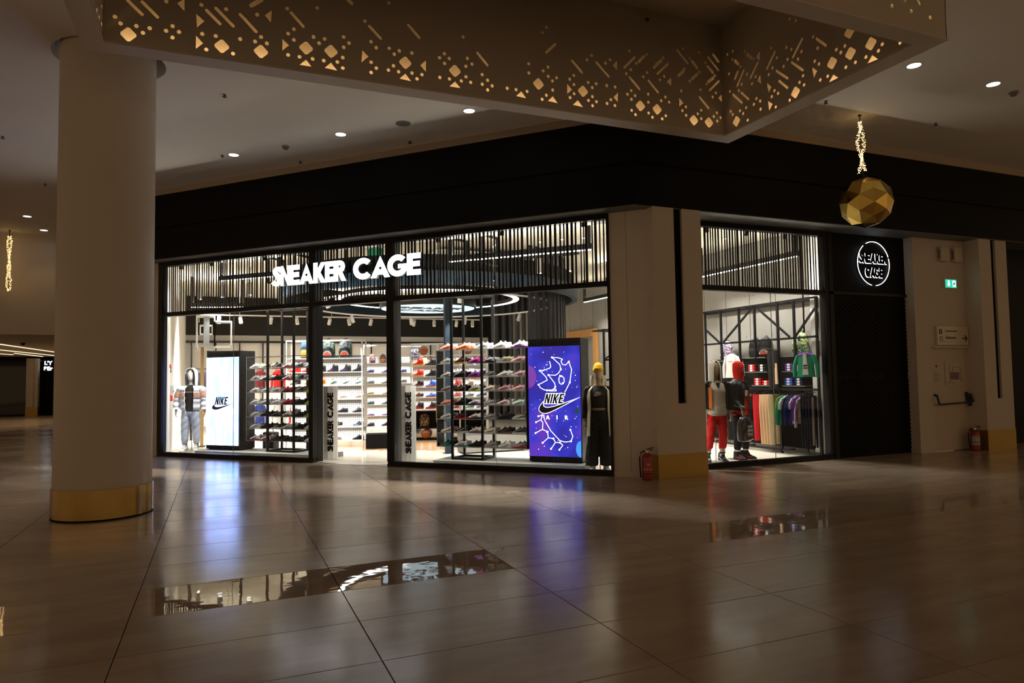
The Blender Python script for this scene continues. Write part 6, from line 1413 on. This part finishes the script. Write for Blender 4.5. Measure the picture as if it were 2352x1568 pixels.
# ---- mannequin with red balaclava holding a bag
legs = [(-.09,-.10,-.02,-.11,.0),(.09,.12,-.03,.16,-.02)]
arms = [(-.28,-.04,1.14,-.28,-.22,.95),(.28,.03,1.14,.27,.02,.92)]
t = E('mannequin','mannequin in red balaclava and black bomber holding a dark bag','mannequin',(8.93,10.30,0),R(20)); t.scale = (.985,)*3
O('body', body_mesh(arms=arms,legs=legs), SKINT, t)
TR = fab('tee_red',(.50,.015,.012))
pants(t, legs, BP, baggy=1.02, hem=.20, waist=.17); socks(t, legs, BKC, fab('sock_white',(.6,.6,.58))); shoes(t, legs, 'black','black','red',(R(-10),R(38))); stand(t)
O('red_shirt', limb(dense([(0,-.005,.84,.19,.155),(0,0,1.0,.185,.15),(0,0,1.2,.18,.142),(0,0,1.28,.19,.146)],3),.03), TR, t, smooth=True)
O('black_yoke', limb(dense([(0,0,1.27,.191,.147),(0,0,1.36,.195,.145),(0,0,1.43,.17,.11),(0,0,1.51,.075,.07)],3),.01), BKC, t, smooth=True)
O('shirt_print', MB().shell([(0,0,1.20,.19,.152),(0,0,1.31,.198,.155)],-.15,.32,8,.006), WHS, t)
bj = O('bomber_jacket', MB().shell(dense([(0,.0,.93,.218,.172),(0,.0,1.12,.235,.185),(0,.0,1.32,.238,.18),(0,.0,1.42,.22,.14),(0,.01,1.49,.14,.11),(0,.01,1.52,.10,.09)],3),.30,2*PI-.42,38,.014), BMB, t, smooth=True)
O('zip', MB().loft([[(x-.006,y-.004,z),(x+.006,y-.004,z),(x+.006,y+.004,z),(x-.006,y+.004,z)] for x,y,z in ((-.09,-.158,.94),(-.098,-.170,1.12),(-.098,-.168,1.32),(-.085,-.13,1.43))]), CHROME, bj)
O('orange_lining', MB().shell([(0,.0,.95,.214,.168),(0,.0,1.3,.23,.174)],.30,.36,3,.02), ORG, bj)
for s, a in zip((-1,1), arms): sleeve(t, s, .222, a, BMB, .09, .066, .05, .05)
bc = O('balaclava', MB().shell([(0,.0,1.47,.11,.11),(0,-.005,1.53,.085,.09),(0,-.008,1.60,.082,.11),(0,-.008,1.66,.086,.116)],0,2*PI,30,.01).erings([(0,-.004,1.725,.087,.113),(0,-.002,1.77,.085,.112),(0,.003,1.81,.075,.098),(0,.008,1.845,.048,.062),(0,.01,1.86,.015,.02)],30), fab('balaclava_red',(.50,.015,.012)), t, smooth=True)
O('side_wrap', MB().shell([(0,-.006,1.655,.0865,.1155),(0,-.004,1.73,.0875,.114)],.55,2*PI-.55,30,.01), MC['fabric_balaclava_red'], bc, smooth=True)
zz = MB()
for k in range(9):
    z = 1.50+.04*k; ry = .112 if z > 1.55 else .098; q = math.sqrt(max(.05,1-((z-1.66)/.22)**2)); x = .048*q+.012; yy = -ry*q*math.sqrt(max(0,1-(x/.088)**2))-.018
    zz.add([(x-.014,yy-.004,z+.008),(x+.020,yy+.006,z+.018),(x+.020,yy+.006,z-.004),(x-.014,yy+.006,z+.008),(x+.020,yy+.016,z+.018),(x+.020,yy+.016,z-.004)],[(0,2,1),(3,4,5),(0,1,4,3),(1,2,5,4),(2,0,3,5)])
O('teeth_print', zz, WHS, bc)
hx_, hy_, hz_ = (-.28,-.25,.95)
# the bag hangs from the left hand
m4 = Matrix.Rotation(R(20),4,'Z'); hp = m4 @ Vector((hx_*.985,hy_*.985,0)); SMK = mat('smoked_plastic',(.025,.024,.026),.25,coat=.4)
bgk = backpack((8.93+hp.x,10.30+hp.y,.90*.985-.515),R(14),'dark transparent backpack with white lettering held by a mannequin',SMK,SMK,group='held bag',sc=1.05)
for k, w_ in enumerate(('OBD','WAS','HERE')): O('lettering', text_mesh(w_,.064,.001,.003,spacing=1.05), mat('print_white',(.62,.62,.62),.6), bgk, loc=(-.02,-.128,.255-.064*k), rot=UPR)
for o_ in bgk.children:
    if o_.name.startswith('strap'): o_.scale.y = .45
O('red_print', MB().box((-.10,-.128,.075),(.09,-.124,.10)), mat('safety_red',(.5,.03,.02),.4), bgk)
